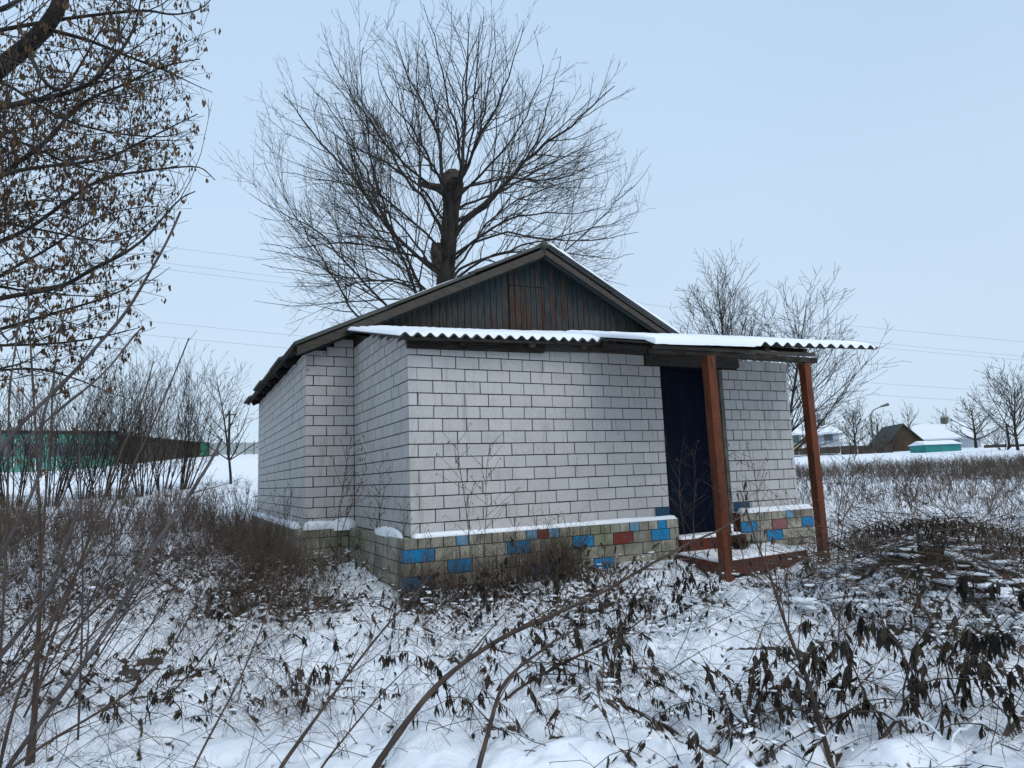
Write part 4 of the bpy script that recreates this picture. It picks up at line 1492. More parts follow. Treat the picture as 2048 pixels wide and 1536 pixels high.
G = M_STEMG
DK = M_STEMD
GS = 'leaning saplings at the near edge'
S = [
    ([(21, 1523), (133, 1377), (195, 1286), (265, 1174), (314, 1080), (343, 1045), (382, 983), (422, 925), (444, 878)], 2.6, 3.3, .011, .0065, G, 6, 'thick grey stem ending in a blunt tip before the far panel fence'),
    ([(-40, 960), (0, 899), (47, 840), (105, 788), (169, 722), (211, 672), (250, 631), (300, 544), (337, 479), (361, 423)], 3.0, 3.7, .013, .006, G, 8, 'longest grey stem, its tip in the open sky'),
    ([(60, 1330), (160, 1130), (215, 1040), (253, 957), (293, 877), (322, 811), (361, 719), (378, 676)], 3.2, 3.9, .008, .0035, DK, 6, 'thin dark stem tapering to a hooked tip above the field'),
    ([(100, 1290), (190, 1045), (221, 957), (253, 877), (285, 803), (307, 722)], 3.3, 3.9, .0075, .003, DK, 5, 'thin dark stem just behind the hooked one'),
    ([(-30, 960), (53, 877), (105, 830), (179, 772), (219, 738), (256, 685), (282, 657)], 2.9, 3.5, .009, .004, G, 5, 'grey stem reaching the lowest hanging seed keys'),
    ([(80, 1060), (76, 943), (66, 772), (58, 640), (56, 560)], 3.4, 3.6, .008, .004, DK, 5, 'straight dark stem standing nearly upright at the edge'),
    ([(90, 1010), (103, 851), (105, 772), (116, 680), (135, 600)], 3.4, 3.6, .007, .004, DK, 5, 'second upright dark stem, slightly bowed'),
    ([(15, 1000), (17, 880), (18, 772), (32, 693), (40, 620)], 3.2, 3.4, .007, .004, DK, 4, 'short dark upright stem nearest the edge'),
    ([(-30, 1410), (100, 1310), (216, 1195), (265, 1146), (330, 1062), (377, 1000), (400, 960)], 2.7, 3.2, .008, .004, DK, 8, 'dark stem running beside the thick grey one'),
    ([(20, 1536), (100, 1480), (209, 1419), (297, 1359), (366, 1262), (395, 1200), (415, 1160)], 2.9, 3.6, .008, .003, DK, 9, 'dark stem curving up over the snowy leaf heap'),
    ([(330, 1400), (394, 1331), (430, 1285), (462, 1237)], 3.9, 4.1, .006, .003, DK, 2, 'short straight twig poking from the snow'),
    ([(-30, 1350), (70, 1230), (120, 1140), (135, 1080), (160, 1000)], 2.4, 2.7, .009, .005, G, 8, 'blurred grey stem close to the viewer'),
    ([(0, 1110), (60, 1000), (90, 930), (75, 860), (110, 760)], 2.5, 2.7, .008, .005, G, 6, 'pale forked stem near the edge'),
    ([(165, 1080), (160, 960), (158, 900), (160, 860)], 3.6, 3.7, .006, .004, G, 2, 'pale vertical stem among the brown weeds'),
    ([(-20, 620), (20, 700), (40, 640), (140, 560), (155, 440), (165, 380)], 3.9, 4.1, .009, .005, G, 3, 'grey stem crossing behind the seed keys'),
    ([(560, 1536), (600, 1480), (680, 1370), (738, 1294), (782, 1241), (830, 1190), (870, 1142)], 3.5, 4.6, .007, .003, DK, 6, 'thin bent stem crossing before the blue painted plinth bricks'),
    ([(745, 1540), (817, 1438), (864, 1379), (928, 1323), (1010, 1271), (1100, 1232), (1198, 1189), (1298, 1130), (1380, 1085), (1440, 1060), (1490, 1028)], 3.3, 5.0, .012, .004, DK, 16, 'long arching branch from the near snow up to the door post'),
    ([(955, 1540), (981, 1452), (996, 1385), (1022, 1347), (1075, 1306), (1130, 1268), (1200, 1240)], 3.3, 4.0, .009, .003, DK, 10, 'dark arched branch in the middle of the foreground'),
    ([(1667, 1540), (1643, 1459), (1616, 1357), (1589, 1296), (1561, 1221), (1541, 1149), (1514, 1091), (1500, 1040), (1480, 980)], 3.3, 4.4, .009, .003, DK, 14, 'brown sapling standing before the porch slab'),
    ([(1645, 1462), (1690, 1400), (1745, 1344)], 3.45, 3.6, .006, .0035, DK, 4, 'straight side shoot beside the brown sapling'),
    ([(1715, 1540), (1796, 1436), (1815, 1400)], 3.3, 3.4, .007, .005, DK, 3, 'short bare stump of a stem in the near snow'),
    ([(1955, 1540), (2010, 1470), (2060, 1415), (2120, 1340)], 3.1, 3.3, .009, .006, DK, 5, 'brown stem leaving the view at the bottom corner'),
    ([(1870, 1352), (1890, 1300), (1925, 1292), (1975, 1310), (2030, 1350)], 4.2, 4.3, .004, .002, DK, 5, 'thin twig bowed into an arch over smooth snow'),
    ([(1665, 1360), (1680, 1290), (1675, 1220), (1700, 1180)], 4.0, 4.3, .004, .002, DK, 8, 'thin upright weed stalk near the brush heap'),
    ([(385, 1536), (480, 1360), (530, 1240), (560, 1130)], 3.5, 4.0, .004, .002, DK, 10, 'whippy thin stalk rising towards the corner of the plinth'),
    ([(640, 1536), (750, 1400), (820, 1330)], 3.4, 3.7, .004, .002, DK, 8, 'thin leaning stalk left of the arching branch'),
    ([(1035, 1376), (1116, 1332), (1180, 1300), (1257, 1262), (1300, 1225)], 3.9, 4.3, .008, .003, DK, 10, 'snow edged branch lying low with dark leaves'),
]
for pts, d0, d1, r0, r1, m_, tw_n, lab in S:
    if pts[0][1] >= 1530:
        d0 = min(d0, 2.85)
    if pts[0][0] > 360:
        r0, r1, tw_n = r0 * 1.35, r1 * 1.3, int(tw_n * 1.5)
    sapling('sapling', lab, pts, d0, d1, r0, r1, m_, tw_n, leaves=0.4 if pts[0][0] > 500 else 0.0, group=GS)


# a clump of thin shoots rising across the near left of the view
cb = CAM + ray(-150, 1500) * 3.6
clump = thing('shoot_clump', 'clump of many thin dark shoots fanning out from the near left corner', 'shrub', (cb[0], cb[1], gz(cb[0], cb[1])))
co = np.array(clump.location)
rt3 = unit(np.array([rt[0], rt[1], 0]))
fw3 = unit(np.array([fw[0], fw[1], 0]))
for q in range(34):
    tw_ = MB()
    a0 = rng.uniform(-.5, .9)
    st_ = rt3 * rng.uniform(-.5, .55) + fw3 * rng.uniform(-.3, 1.0)
    d = rt3 * (0.25 + 0.8 * rng.random()) + fw3 * rng.normal() * .25 + np.array([0, 0, 1.0])
    C, CR = grow(st_ + np.array([0, 0, -.1]), d, 0.9 + rng.random() * 1.3, rng.uniform(.003, .0075), 0.12, 0.035, -0.012, 0.35)
    st_m = M_STEMD if rng.random() < .7 else M_STEMG
    tw_.tube(C, CR, 5)
    ramify(tw_, C, CR, 1, (3.2,), 0.20, 0.6, 0.02, 0.1, 3, 0.0016, f0=0.3)
    tw_.build('shoot', st_m, clump)


# ------------------------------------------------------------------ weeds
def template(kind):
    "returns (MB) of a plant about 1 m tall at the origin; materials: 0 stem, 1 leaf"
    b = MB()
    if kind == 'goldenrod':
        P, R_ = grow([0, 0, 0], (rng.normal() * .12, rng.normal() * .12, 1), 1.0, 0.004, 0.14, 0.06, 0.0, 0.4)
        b.tube(P, R_, 3)
        tips = []
        ramify(b, P, R_, 1, (16,), 0.30, 0.75, 0.02, 0.12, 3, 0.0018, f0=0.35, tips=tips)
        pts = np.concatenate([C[1:] for C, _ in tips]) if tips else P
        strip_leaves(b, pts, rng.normal(size=pts.shape), rng.uniform(.015, .04, len(pts)), rng.uniform(.004, .009, len(pts)), 1, 0.7)
    elif kind == 'wormwood':
        for s in range(3):
            P, R_ = grow([rng.normal() * .03, rng.normal() * .03, 0], (rng.normal() * .25, rng.normal() * .25, 1), 0.7 + .3 * rng.random(), 0.0035, 0.14, 0.07, 0.0, 0.4)
            b.tube(P, R_, 3)
            tips = []
            ramify(b, P, R_, 1, (13,), 0.33, 0.6, 0.04, 0.12, 3, 0.0016, f0=0.2, tips=tips)
            pts = np.concatenate([C[1:] for C, _ in tips]) if tips else P
            strip_leaves(b, pts, rng.normal(size=pts.shape), rng.uniform(.012, .03, len(pts)), rng.uniform(.004, .008, len(pts)), 1, 0.5)
    elif kind == 'leafy':
        P, R_ = grow([0, 0, 0], (rng.normal() * .5, rng.normal() * .5, 1), 0.9, 0.005, 0.10, 0.16, -0.14, 0.4)
        b.tube(P, R_, 4)
        n = 30
        t = np.clip(rng.choice(rng.uniform(0.15, 1, 7), n) + rng.normal(size=n) * .025, .1, 1) * (len(P) - 1)
        i_ = np.minimum(t.astype(int), len(P) - 2)
        pp = P[i_] + (P[i_ + 1] - P[i_]) * (t - i_)[:, None]
        dv = rng.normal(size=(n, 3))
        dv[:, 2] = -0.5 - np.abs(dv[:, 2]) * 0.6
        strip_leaves(b, pp, dv, rng.uniform(.05, .12, n), rng.uniform(.014, .032, n), 1, 1.2)
    elif kind == 'grass':
        for s in range(9):
            P, R_ = grow([rng.normal() * .02, rng.normal() * .02, 0], (rng.normal() * .4, rng.normal() * .4, 1), 0.4 + .5 * rng.random(), 0.002, 0.18, 0.05, -0.12, 0.5)
            b.tube(P, R_, 3)
    elif kind == 'far':
        for s in range(4):
            P, R_ = grow([rng.normal() * .05, rng.normal() * .05, 0], (rng.normal() * .25, rng.normal() * .25, 1), 0.6 + .5 * rng.random(), 0.009, 0.3, 0.08, 0, 0.6)
            b.tube(P, R_, 3)
            pts = P[1:] + rng.normal(size=P[1:].shape) * 0.04
            pts = np.concatenate([pts, pts + rng.normal(size=pts.shape) * 0.06])
            strip_leaves(b, pts, rng.normal(size=pts.shape), rng.uniform(.06, .16, len(pts)), rng.uniform(.012, .022, len(pts)), 1, 0.4)
    b._flush()
    return b


TPL = {}
for kd, n in (('goldenrod', 6), ('wormwood', 6), ('leafy', 8), ('grass', 5), ('far', 5)):
    TPL[kd] = []
    for _ in range(n):
        b = template(kd)
        V = np.concatenate(b.v)
        Qa = np.concatenate(b.q)
        Ma = np.concatenate(b.qm)
        TPL[kd].append((V, Qa, Ma))


def scatter(mb, kd, X, Y, S_, zoff=-0.02, lean=0.15):
    v_ = rng.integers(0, len(TPL[kd]), len(X))
    Z = ground_z(X, Y) + zoff
    for w in range(len(TPL[kd])):
        sel = np.where(v_ == w)[0]
        if not len(sel):
            continue
        V, Qa, Ma = TPL[kd][w]
        a = rng.random(len(sel)) * 6.283
        c, s = np.cos(a), np.sin(a)
        sc = S_[sel]
        vx = (V[None, :, 0] * c[:, None] - V[None, :, 1] * s[:, None]) * sc[:, None]
        vy = (V[None, :, 0] * s[:, None] + V[None, :, 1] * c[:, None]) * sc[:, None]
        vz = V[None, :, 2] * sc[:, None]
        lx, ly = rng.normal(size=len(sel)) * lean, rng.normal(size=len(sel)) * lean
        vx = vx + vz * lx[:, None] + X[sel][:, None]
        vy = vy + vz * ly[:, None] + Y[sel][:, None]
        vz = vz + Z[sel][:, None]
        VV = np.stack([vx, vy, vz], -1).reshape(-1, 3)
        QQ = (Qa[None] + (np.arange(len(sel)) * len(V))[:, None, None]).reshape(-1, 4)
        mb.q.append(QQ + mb.n)
        mb.qm.append(np.tile(Ma, len(sel)))
        mb.v.append(VV)
        mb.n += len(VV)


def free(X, Y):
    "outside the house and porch"
    house_ = (X > -0.75) & (X < 6.6) & (Y > 2.2) & (Y < 8.5)
    vest = (X > -0.12) & (X < 5.5) & (Y > -0.16) & (Y < 2.4)
    porch = (X > 2.9) & (X < 4.75) & (Y > -1.15) & (Y < 0)
    return ~(house_ | vest | porch)


def sample(n, u0, u1, d0, d1, power=1.0, wmin=0.0, use=True):
    u = rng.uniform(u0, u1, n)
    d = (rng.uniform(0, 1, n) ** power) * (d1 - d0) + d0
    az = AL + np.arctan((u - 1024) / F_PX)
    X, Y = CAM[0] + d * np.sin(az), CAM[1] + d * np.cos(az)
    ok = free(X, Y)
    if use:
        ok &= rng.random(n) < weedy(X, Y) * 1.1 + wmin
    return X[ok], Y[ok]


def stand(name, label, specs, mats):
    mb = MB()
    for kd, X, Y, s0, s1, ln in specs:
        scatter(mb, kd, X, Y, rng.uniform(s0, s1, len(X)), lean=ln)
    o = mb.build(name, mats)
    return tag(o, label, kind='stuff')


WM = [M_WEED, M_WEED]
X1, Y1 = sample(650, -150, 640, 5.8, 16, 0.9)
X2, Y2 = sample(560, -150, 640, 5.8, 17, 0.9)
stand('weed_thicket', 'dense brown dead weeds covering the slope left of the house', [('wormwood', X1, Y1, .35, .75, .3), ('goldenrod', X2, Y2, .4, .85, .3), ('leafy', X2[::2] + .1, Y2[::2], .3, .6, .4)], [M_WEED, M_WEEDD])
X1, Y1 = sample(1900, -150, 660, 14, 36, 1.0, 0.03)
stand('weed_field', 'brown weeds thinning out towards the snowy field edge', [('far', X1, Y1, .4, .8, .2)], WM)
X1, Y1 = sample(8000, 1480, 2250, 14, 55, 1.0, -0.05)
stand('weed_field', 'brown strip of dead weeds before the village houses', [('far', X1, Y1, .3, .68, .25)], WM)
X1, Y1 = sample(650, 1500, 2250, 6, 22, 1.1, 0.10)
X2, Y2 = sample(700, 1500, 2250, 5.5, 22, 1.1, 0.12)
stand('weed_thicket', 'tangled thin weeds on the snow right of the outer post', [('wormwood', X1, Y1, .25, .6, .5), ('goldenrod', X2, Y2, .3, .85, .5)], WM)
# along the plinth
n = 420
t = rng.random(n)
X1 = np.concatenate([rng.uniform(-0.25, 1.6, 150), rng.normal(-1.1, .30, 260)])
Y1 = np.concatenate([-0.22 - np.abs(rng.normal(0, .28, 150)), rng.uniform(-.6, 8, 260)])
s_ = np.concatenate([np.full(150, .42), np.full(260, .6)])
ok = free(X1, Y1)
X1, Y1 = X1[ok], Y1[ok]
stand('weed_fringe', 'brown dead weeds crowding the foot of the plinth', [('wormwood', X1, Y1, .3, .62, .2), ('goldenrod', X1[::3] + .05, Y1[::3] - .04, .35, .75, .2), ('leafy', X1[::2] - .06, Y1[::2] - .05, .3, .5, .3)], [M_WEED, M_WEEDD])
# near snow: sparse, dark
X1, Y1 = sample(1500, -100, 2150, 3.2, 9.5, 1.0, use=False)
X2, Y2 = sample(650, -100, 2150, 3.2, 9, 1.0, use=False)
X3, Y3 = sample(420, -100, 2150, 3.2, 9, 1.1, use=False)
nz_ = (fbm(X1 * 1.3, Y1 * 1.3, 90, 2) + 0.25 * rng.random(len(X1))) > 0.66
stand('fallen_weeds', 'dark wilted leaves and stalks poking through the near snow', [('leafy', X1[nz_], Y1[nz_], .16, .62, .6), ('goldenrod', X2, Y2, .15, .5, .9), ('wormwood', X3, Y3, .12, .38, .8), ('grass', X3[::5] + .2, Y3[::5], .15, .4, .5)], [M_WEED, M_WEEDB])
LEAFX, LEAFY = X1[nz_], Y1[nz_]
X1, Y1 = sample(60, 380, 700, 5.4, 7.0, 1, use=False)
X2, Y2 = sample(70, 1050, 1400, 4.8, 6.0, 1, use=False)
stand('grass_tufts', 'thin dry grass blades in the snow before the inner corner', [('grass', X1, Y1, .25, .5, .3), ('leafy', X2, Y2, .3, .5, .5)], [M_GRASS, M_WEEDD])

tg = MB()
for part_n, (u0_, u1_, d0_, d1_, n_t, ln_) in enumerate([(-100, 2150, 3.1, 7.5, 950, 1.0), (-150, 640, 5.0, 12, 700, 1.3), (1500, 2200, 5.0, 13, 800, 1.5)]):
    X_, Y_ = sample(n_t, u0_, u1_, d0_, d1_, 1.0, use=False)
    Z_ = ground_z(X_, Y_)
    for x_, y_, z_ in zip(X_, Y_, Z_):
        L_ = ln_ * rng.uniform(.15, .7) * (1 if rng.random() < .8 else 1.6)
        a = rng.random() * 6.283
        d = np.array([math.cos(a), math.sin(a), rng.uniform(.1, 1.6)])
        C, CR = grow((x_, y_, z_ - .02), d, L_, rng.uniform(.0012, .0032), L_ / 6, 0.12, -0.10, 0.5)
        tg.tube(C, CR, 3)
        if rng.random() < .35:
            ramify(tg, C, CR, 1, (5.0,), 0.3, 0.7, 0.0, 0.15, 3, 0.0011, f0=.3)
tag(tg.build('bent_stalks', M_STEMD), 'tangle of thin bent stalks sticking out of the snow', kind='stuff')

# single wilted plants one can point to
WP = [
    (1180, 1400, .62, 'leafy', 'clump of drooping black leaves in the middle of the near snow'),
    (1095, 1372, .5, 'leafy', 'small wilted plant under the snow edged branch'),
    (1260, 1345, .5, 'leafy', 'wilted plant with long hanging leaves before the plinth'),
    (1560, 1500, .6, 'leafy', 'dark curled leaf plant at the foot of the brown sapling'),
    (1480, 1505, .55, 'leafy', 'wilted plant with three hanging pods of leaf near the bottom edge'),
    (1650, 1490, .6, 'leafy', 'dense black leafed plant behind the brown sapling base'),
    (1790, 1500, .75, 'leafy', 'tallest shaggy dark plant near the bottom right'),
    (1880, 1440, .65, 'leafy', 'broad drooping dark plant below the arch twig'),
    (1950, 1430, .6, 'leafy', 'drooping dark plant beside the broad one'),
    (2020, 1490, .55, 'leafy', 'wilted plant at the bottom right corner'),
    (890, 1440, .5, 'leafy', 'greenish wilted plant beside the long arching branch'),
    (865, 1340, .5, 'goldenrod', 'feathery grey green weed behind the long arching branch'),
    (600, 1420, .45, 'leafy', 'dark leafed bush poking out of the snow left of centre'),
    (555, 1395, .4, 'leafy', 'low dark leafed bush under a snow ridge'),
    (240, 1450, .45, 'leafy', 'withered plant under the leaning saplings'),
    (950, 1250, .6, 'leafy', 'bushy dark weed before the mossy plinth bricks'),
    (1080, 1215, .6, 'leafy', 'snow flecked dark weed under the plinth'),
    (1190, 1225, .5, 'leafy', 'matted weed in front of the painted bricks'),
    (1350, 1250, .5, 'leafy', 'drooping weed near the porch slab'),
    (1400, 1215, .45, 'leafy', 'short brown weed at the foot of the inner post'),
    (660, 1150, 1.6, 'goldenrod', 'tall dead stalk in front of the inner wall corner'),
    (745, 1160, 1.25, 'goldenrod', 'thin dead stalk beside the inner corner'),
    (785, 1190, .9, 'goldenrod', 'bushy stalk growing at the plinth corner'),
    (945, 1215, 1.5, 'goldenrod', 'feathery leaning weed across the white wall'),
    (1500, 1140, 1.4, 'goldenrod', 'tall twiggy weed in front of the right pier'),
    (1385, 1150, 1.35, 'goldenrod', 'pale twiggy weed before the blue door'),
    (1665, 1150, 1.7, 'goldenrod', 'tall thin weed beside the outer post'),
    (560, 1130, 1.1, 'wormwood', 'bushy weed at the foot of the far left wall'),
]


def ground_hit(u, v_):
    d_ = ray(u, v_)
    t = 1.0
    for _ in range(400):
        p = CAM + d_ * t
        if p[2] < terrain(p[0], p[1]):
            return p
        t += 0.02 + t * 0.003
    return p


for u, v_, s, kd, lab in WP:
    p = ground_hit(u, v_)
    if not free(np.array([p[0]]), np.array([p[1]]))[0]:
        p = CAM + (p - CAM) * 0.93
    o = thing('wilted_weed', lab, 'weed', (p[0], p[1], gz(p[0], p[1]) - 0.02), 'single dead weeds near the house')
    n_cp = 6 if kd == 'leafy' else 2
    s *= 1.3 if kd == 'leafy' else 1.0
    for part, mi, mm in (('stem', 0, M_WEED), ('leaves', 1, M_WEEDD if kd == 'leafy' else M_WEED)):
        b = MB()
        for c_ in range(n_cp):
            V, Qa, Ma = TPL[kd][([w_[4] for w_ in WP].index(lab) + c_) % len(TPL[kd])]
            a = 1.3 * c_ + u
            ca, sa = math.cos(a), math.sin(a)
            VV = np.stack([V[:, 0] * ca - V[:, 1] * sa + .05 * c_, V[:, 0] * sa + V[:, 1] * ca, V[:, 2]], 1) * s
            qq = Qa[Ma == mi]
            used, inv = np.unique(qq, return_inverse=True)
            b.raw(VV[used], inv.reshape(-1, 4))
        lf = b.build(part, mm, o)
        if part == 'leaves':
            lf['kind'] = 'stuff'

# matted dead leaves lying on the snow under the thickets
LM = []
for n_l, f_ in ((5200, lambda n: sample(n, -100, 640, 5.6, 15, 1.0)), (3600, lambda n: sample(n, 1500, 2150, 5.5, 16, 1.0))):
    LM.append(f_(n_l))
hx_ = rng.normal(size=(2600, 2)) * [.62, .55] + np.array(HEAP) + np.array([-.05, -.1])
LM.append((hx_[:, 0], hx_[:, 1]))
hx_ = np.stack([rng.uniform(-.4, 2.2, 2200), -0.25 - np.abs(rng.normal(0, .6, 2200))], 1)
LM.append((hx_[:, 0], hx_[:, 1]))
hx_ = np.stack([rng.normal(-1.0, .35, 2600), rng.uniform(-.8, 6, 2600)], 1)
LM.append((hx_[:, 0], hx_[:, 1]))
LX = np.concatenate([a for a, b in LM])
LY = np.concatenate([b for a, b in LM])
kp = free(LX, LY) & ((fbm(LX * 2.2, LY * 2.2, 91, 2) + .2 * rng.random(len(LX))) > 0.56)
LX, LY = LX[kp], LY[kp]
lm_ = MB()
PL_ = np.stack([LX, LY, ground_z(LX, LY) + rng.uniform(0.005, .09, len(LX))], 1)
strip_leaves(lm_, PL_, rng.normal(size=(len(LX), 3)) * [1, 1, .4], rng.uniform(.03, .09, len(LX)), rng.uniform(.008, .022, len(LX)), 0, 0.5)
tag(lm_.build('leaf_litter', M_WEEDB), 'brown matted leaves lying in the snow under the weeds', kind='stuff')

# snow caught on the plants ------------------------------------------------------
un, vn = np.meshgrid(np.arange(8), np.arange(1, 4))
th = un.ravel() / 8 * 2 * np.pi
ph = vn.ravel() / 4 * np.pi
SV = np.concatenate([[[0, 0, 1]], np.stack([np.sin(ph) * np.cos(th), np.sin(ph) * np.sin(th), np.cos(ph)], 1), [[0, 0, -1]]])
SQ, ST = [], []
for q in range(2):
    for w in range(8):
        SQ.append((1 + q * 8 + w, 1 + (q + 1) * 8 + w, 1 + (q + 1) * 8 + (w + 1) % 8, 1 + q * 8 + (w + 1) % 8))
for w in range(8):
    ST.append((0, 1 + w, 1 + (w + 1) % 8))
    ST.append((25, 17 + (w + 1) % 8, 17 + w))
SQ, ST = np.array(SQ), np.array(ST)


def blobs(mb, X, Y, Z, S_, flat=0.55):
    n = len(X)
    el = rng.uniform(1.0, 3.2, n)
    a = rng.random(n) * 3.14
    ca, sa = np.cos(a)[:, None], np.sin(a)[:, None]
    V = SV[None] * (1 + rng.normal(size=(n, len(SV), 1)) * 0.20)
    x = V[:, :, 0] * el[:, None]
    y = V[:, :, 1]
    vx = (x * ca - y * sa) * S_[:, None] + X[:, None]
    vy = (x * sa + y * ca) * S_[:, None] + Y[:, None]
    vz = V[:, :, 2] * S_[:, None] * flat + Z[:, None]
    base = (np.arange(n) * len(SV))[:, None, None]
    mb.raw(np.stack([vx, vy, vz], -1).reshape(-1, 3), (SQ[None] + base).reshape(-1, 4), 0, (ST[None] + base).reshape(-1, 3))


mb = MB()
X1, Y1 = sample(1700, -100, 2150, 3.6, 10, 1.0, use=False)
kp = fbm(X1 * .55 + 9, Y1 * .55, 61, 2) > 0.53
X1, Y1 = X1[kp], Y1[kp]
S1 = rng.uniform(.005, .017, len(X1))
blobs(mb, X1, Y1, ground_z(X1, Y1) + rng.uniform(0.0, .07, len(X1)), S1)
X1, Y1 = sample(450, 900, 1420, 4.7, 6.0, 1.0, use=False)
blobs(mb, X1, Y1, ground_z(X1, Y1) + rng.uniform(0.02, .16, len(X1)), rng.uniform(.006, .016, len(X1)))
q_ = rng.integers(0, len(LEAFX), 1500)
X1, Y1 = LEAFX[q_] + rng.normal(size=1500) * .08, LEAFY[q_] + rng.normal(size=1500) * .08
blobs(mb, X1, Y1, ground_z(X1, Y1) + rng.uniform(0.03, .22, 1500), rng.uniform(.005, .014, 1500))
q_ = rng.normal(size=(170, 2)) * .55 + np.array(HEAP)
blobs(mb, q_[:, 0], q_[:, 1], ground_z(q_[:, 0], q_[:, 1]) + rng.uniform(0.06, .13, 170), rng.uniform(.02, .055, 170), 0.3)
tag(mb.build('snow_clumps', M_SNOW, smooth_=True), 'lumps of snow caught on the flattened weeds', kind='stuff')

# brush heap, right foreground ---------------------------------------------------
bp = np.array([HEAP[0], HEAP[1], 0.0])
br = thing('brush_heap', 'heap of dark fallen twigs capped with snow in front of the outer post', 'brush heap', (bp[0], bp[1], gz(bp[0], bp[1])))
tw_, lv = MB(), MB()
rt2 = unit(np.array([rt[0], rt[1], 0]))
fw2 = unit(np.array([fw[0], fw[1], 0]))
for q in range(420):
    a = rng.normal() * 0.6
    c = rt2 * rng.normal() * 0.55 + fw2 * rng.normal() * 0.5
    hh = 0.24 - 0.55 * (c @ c)
    d = rt2 * math.cos(a) + fw2 * math.sin(a) + np.array([0, 0, rng.normal() * .22])
    if rng.random() < .5:
        d = -d
    C, CR = grow(c - unit(d) * .4 + np.array([0, 0, hh * rng.random()]), d, 0.35 + rng.random() * .55, rng.uniform(.002, .005), 0.1, 0.16, -0.06, 0.4)
    tw_.tube(C, CR, 3)
pts = rt2[None] * rng.normal(size=(700, 1)) * .5 + fw2[None] * rng.normal(size=(700, 1)) * .45
hh = (0.16 - 0.35 * (pts ** 2).sum(1)) + .08 * rng.random(700)
pts[:, 2] = hh
strip_leaves(lv, pts, rng.normal(size=(700, 3)), rng.uniform(.04, .10, 700), rng.uniform(.01, .02, 700), 0, 1.0)
tag(tw_.build('twigs', M_WEED, br), kind='stuff')
tag(lv.build('leaves', M_WEEDD, br), kind='stuff')
cap = MB()
for q in range(16):
    a = rng.normal() * 0.7
    c = rt2 * rng.normal() * 0.62 + fw2 * rng.normal() * 0.28
    hh = 0.24 - 0.5 * (c @ c)
    d = rt2 * math.cos(a) + fw2 * math.sin(a)
    C, CR = grow(c + np.array([0, 0, hh]), d, 0.2 + rng.random() * .45, rng.uniform(.012, .028), 0.05, 0.25, -0.03, 0.5)
    C = smooth_poly(C, 2)
    C[:, 2] = ground_z(C[:, 0] + HEAP[0], C[:, 1] + HEAP[1]) + 0.075 - br.location[2]
    cap.tube(C, CR * (0.8 + .4 * rng.random(len(CR))), 7, 0, True)
o = cap.build('snow_cap', M_SNOW, br, smooth_=True)
o['kind'] = 'stuff'
# snow ridges lying on bent stems elsewhere in the foreground
cap = MB()
for q in range(70):
    X_, Y_ = sample(1, 250, 2100, 3.6, 7.0, 1.0, use=False)
    if not len(X_):
        continue
    a = rng.random() * 6.283
    p = np.array([X_[0], Y_[0], gz(X_[0], Y_[0]) + 0.03])
    C, CR = grow(p, (math.cos(a), math.sin(a), 0.1), 0.15 + rng.random() * .4, rng.uniform(.006, .015), 0.05, 0.22, -0.03, 0.4)
    C[:, 2] = ground_z(C[:, 0], C[:, 1]) + 0.03 + 0.04 * np.sin(np.linspace(0, 3.1, len(C)))
    cap.tube(C, CR, 6, 0, True)
tag(cap.build('snowy_stalks', M_SNOW, smooth_=True), 'ridges of snow lying along bent stalks', kind='stuff')
# dark bundle on the slab, snow on top
bb = MB()
n = 220
pts = rng.normal(size=(n, 3)) * np.array([.055, .05, .05]) + np.array([0, 0, .08])
strip_leaves(bb, pts, rng.normal(size=(n, 3)), rng.uniform(.04, .10, n), rng.uniform(.01, .02, n), 0, 0.8)
b_o = thing('weed_tuft', 'dark snow topped tuft of dead leaves on the porch slab', 'weed', (3.82, -0.42, -0.385))
tag(bb.build('leaves', M_WEEDD, b_o), kind='stuff')

# ------------------------------------------------------------------ far buildings


def frame_at(u0, u1, d0, d1):
    a = CAM[:2] + azi(u0) * d0
    b = CAM[:2] + azi(u1) * d1
    t = (b - a) / np.linalg.norm(b - a)
    nb = np.array([-t[1], t[0]])
    if nb @ (a - CAM[:2]) < 0:
        nb = -nb
    return a, b, t, nb, np.linalg.norm(b - a)


def height_at(u, v_, d):
    "z of photo pixel at horizontal distance d"
    r_ = ray(u, v_)
    return CAM[2] + r_[2] / math.hypot(r_[0], r_[1]) * d


def prism(mb, a, t, nb, s0, s1, w0, w1, z0, z1, m=0):
    V = []
    for z in (z0, z1):
        for s, w in ((s0, w0), (s1, w0), (s1, w1), (s0, w1)):
            p = a + t * s + nb * w
            V.append((p[0], p[1], z))
    mb.raw(V, BQ, m)


M_WIRE = mat('aluminium_wire', (0.16, 0.17, 0.18))
M_HALL = mat('teal_sheet_wall', (0.06, 0.22, 0.18), (0.11, 0.30, 0.25), scale=0.6)
M_DARK = mat('dark_timber', (0.045, 0.036, 0.03), (0.08, 0.065, 0.05), scale=1.5)
M_PANEL = mat('grey_green_panel', (0.27, 0.31, 0.31), (0.33, 0.37, 0.37), scale=0.8)
M_GATE = mat('green_gate', (0.02, 0.16, 0.10), (0.03, 0.22, 0.14), scale=1.0)
M_HWALL = mat('whitewashed_wall', (0.52, 0.55, 0.60), (0.42, 0.44, 0.48), scale=0.5)
M_HYEL = mat('cream_wall', (0.42, 0.39, 0.27), (0.34, 0.32, 0.23), scale=0.5)
M_GLASS = mat('window_glass', (0.08, 0.11, 0.13), rough=0.2, spec=0.5)
M_TRIM = mat('window_trim', (0.10, 0.16, 0.20))
M_BROWN = mat('brown_gable', (0.085, 0.055, 0.035), (0.05, 0.035, 0.025), scale=1)
M_SHEDT = mat('turquoise_shed', (0.03, 0.20, 0.19), (0.05, 0.26, 0.24), scale=1)

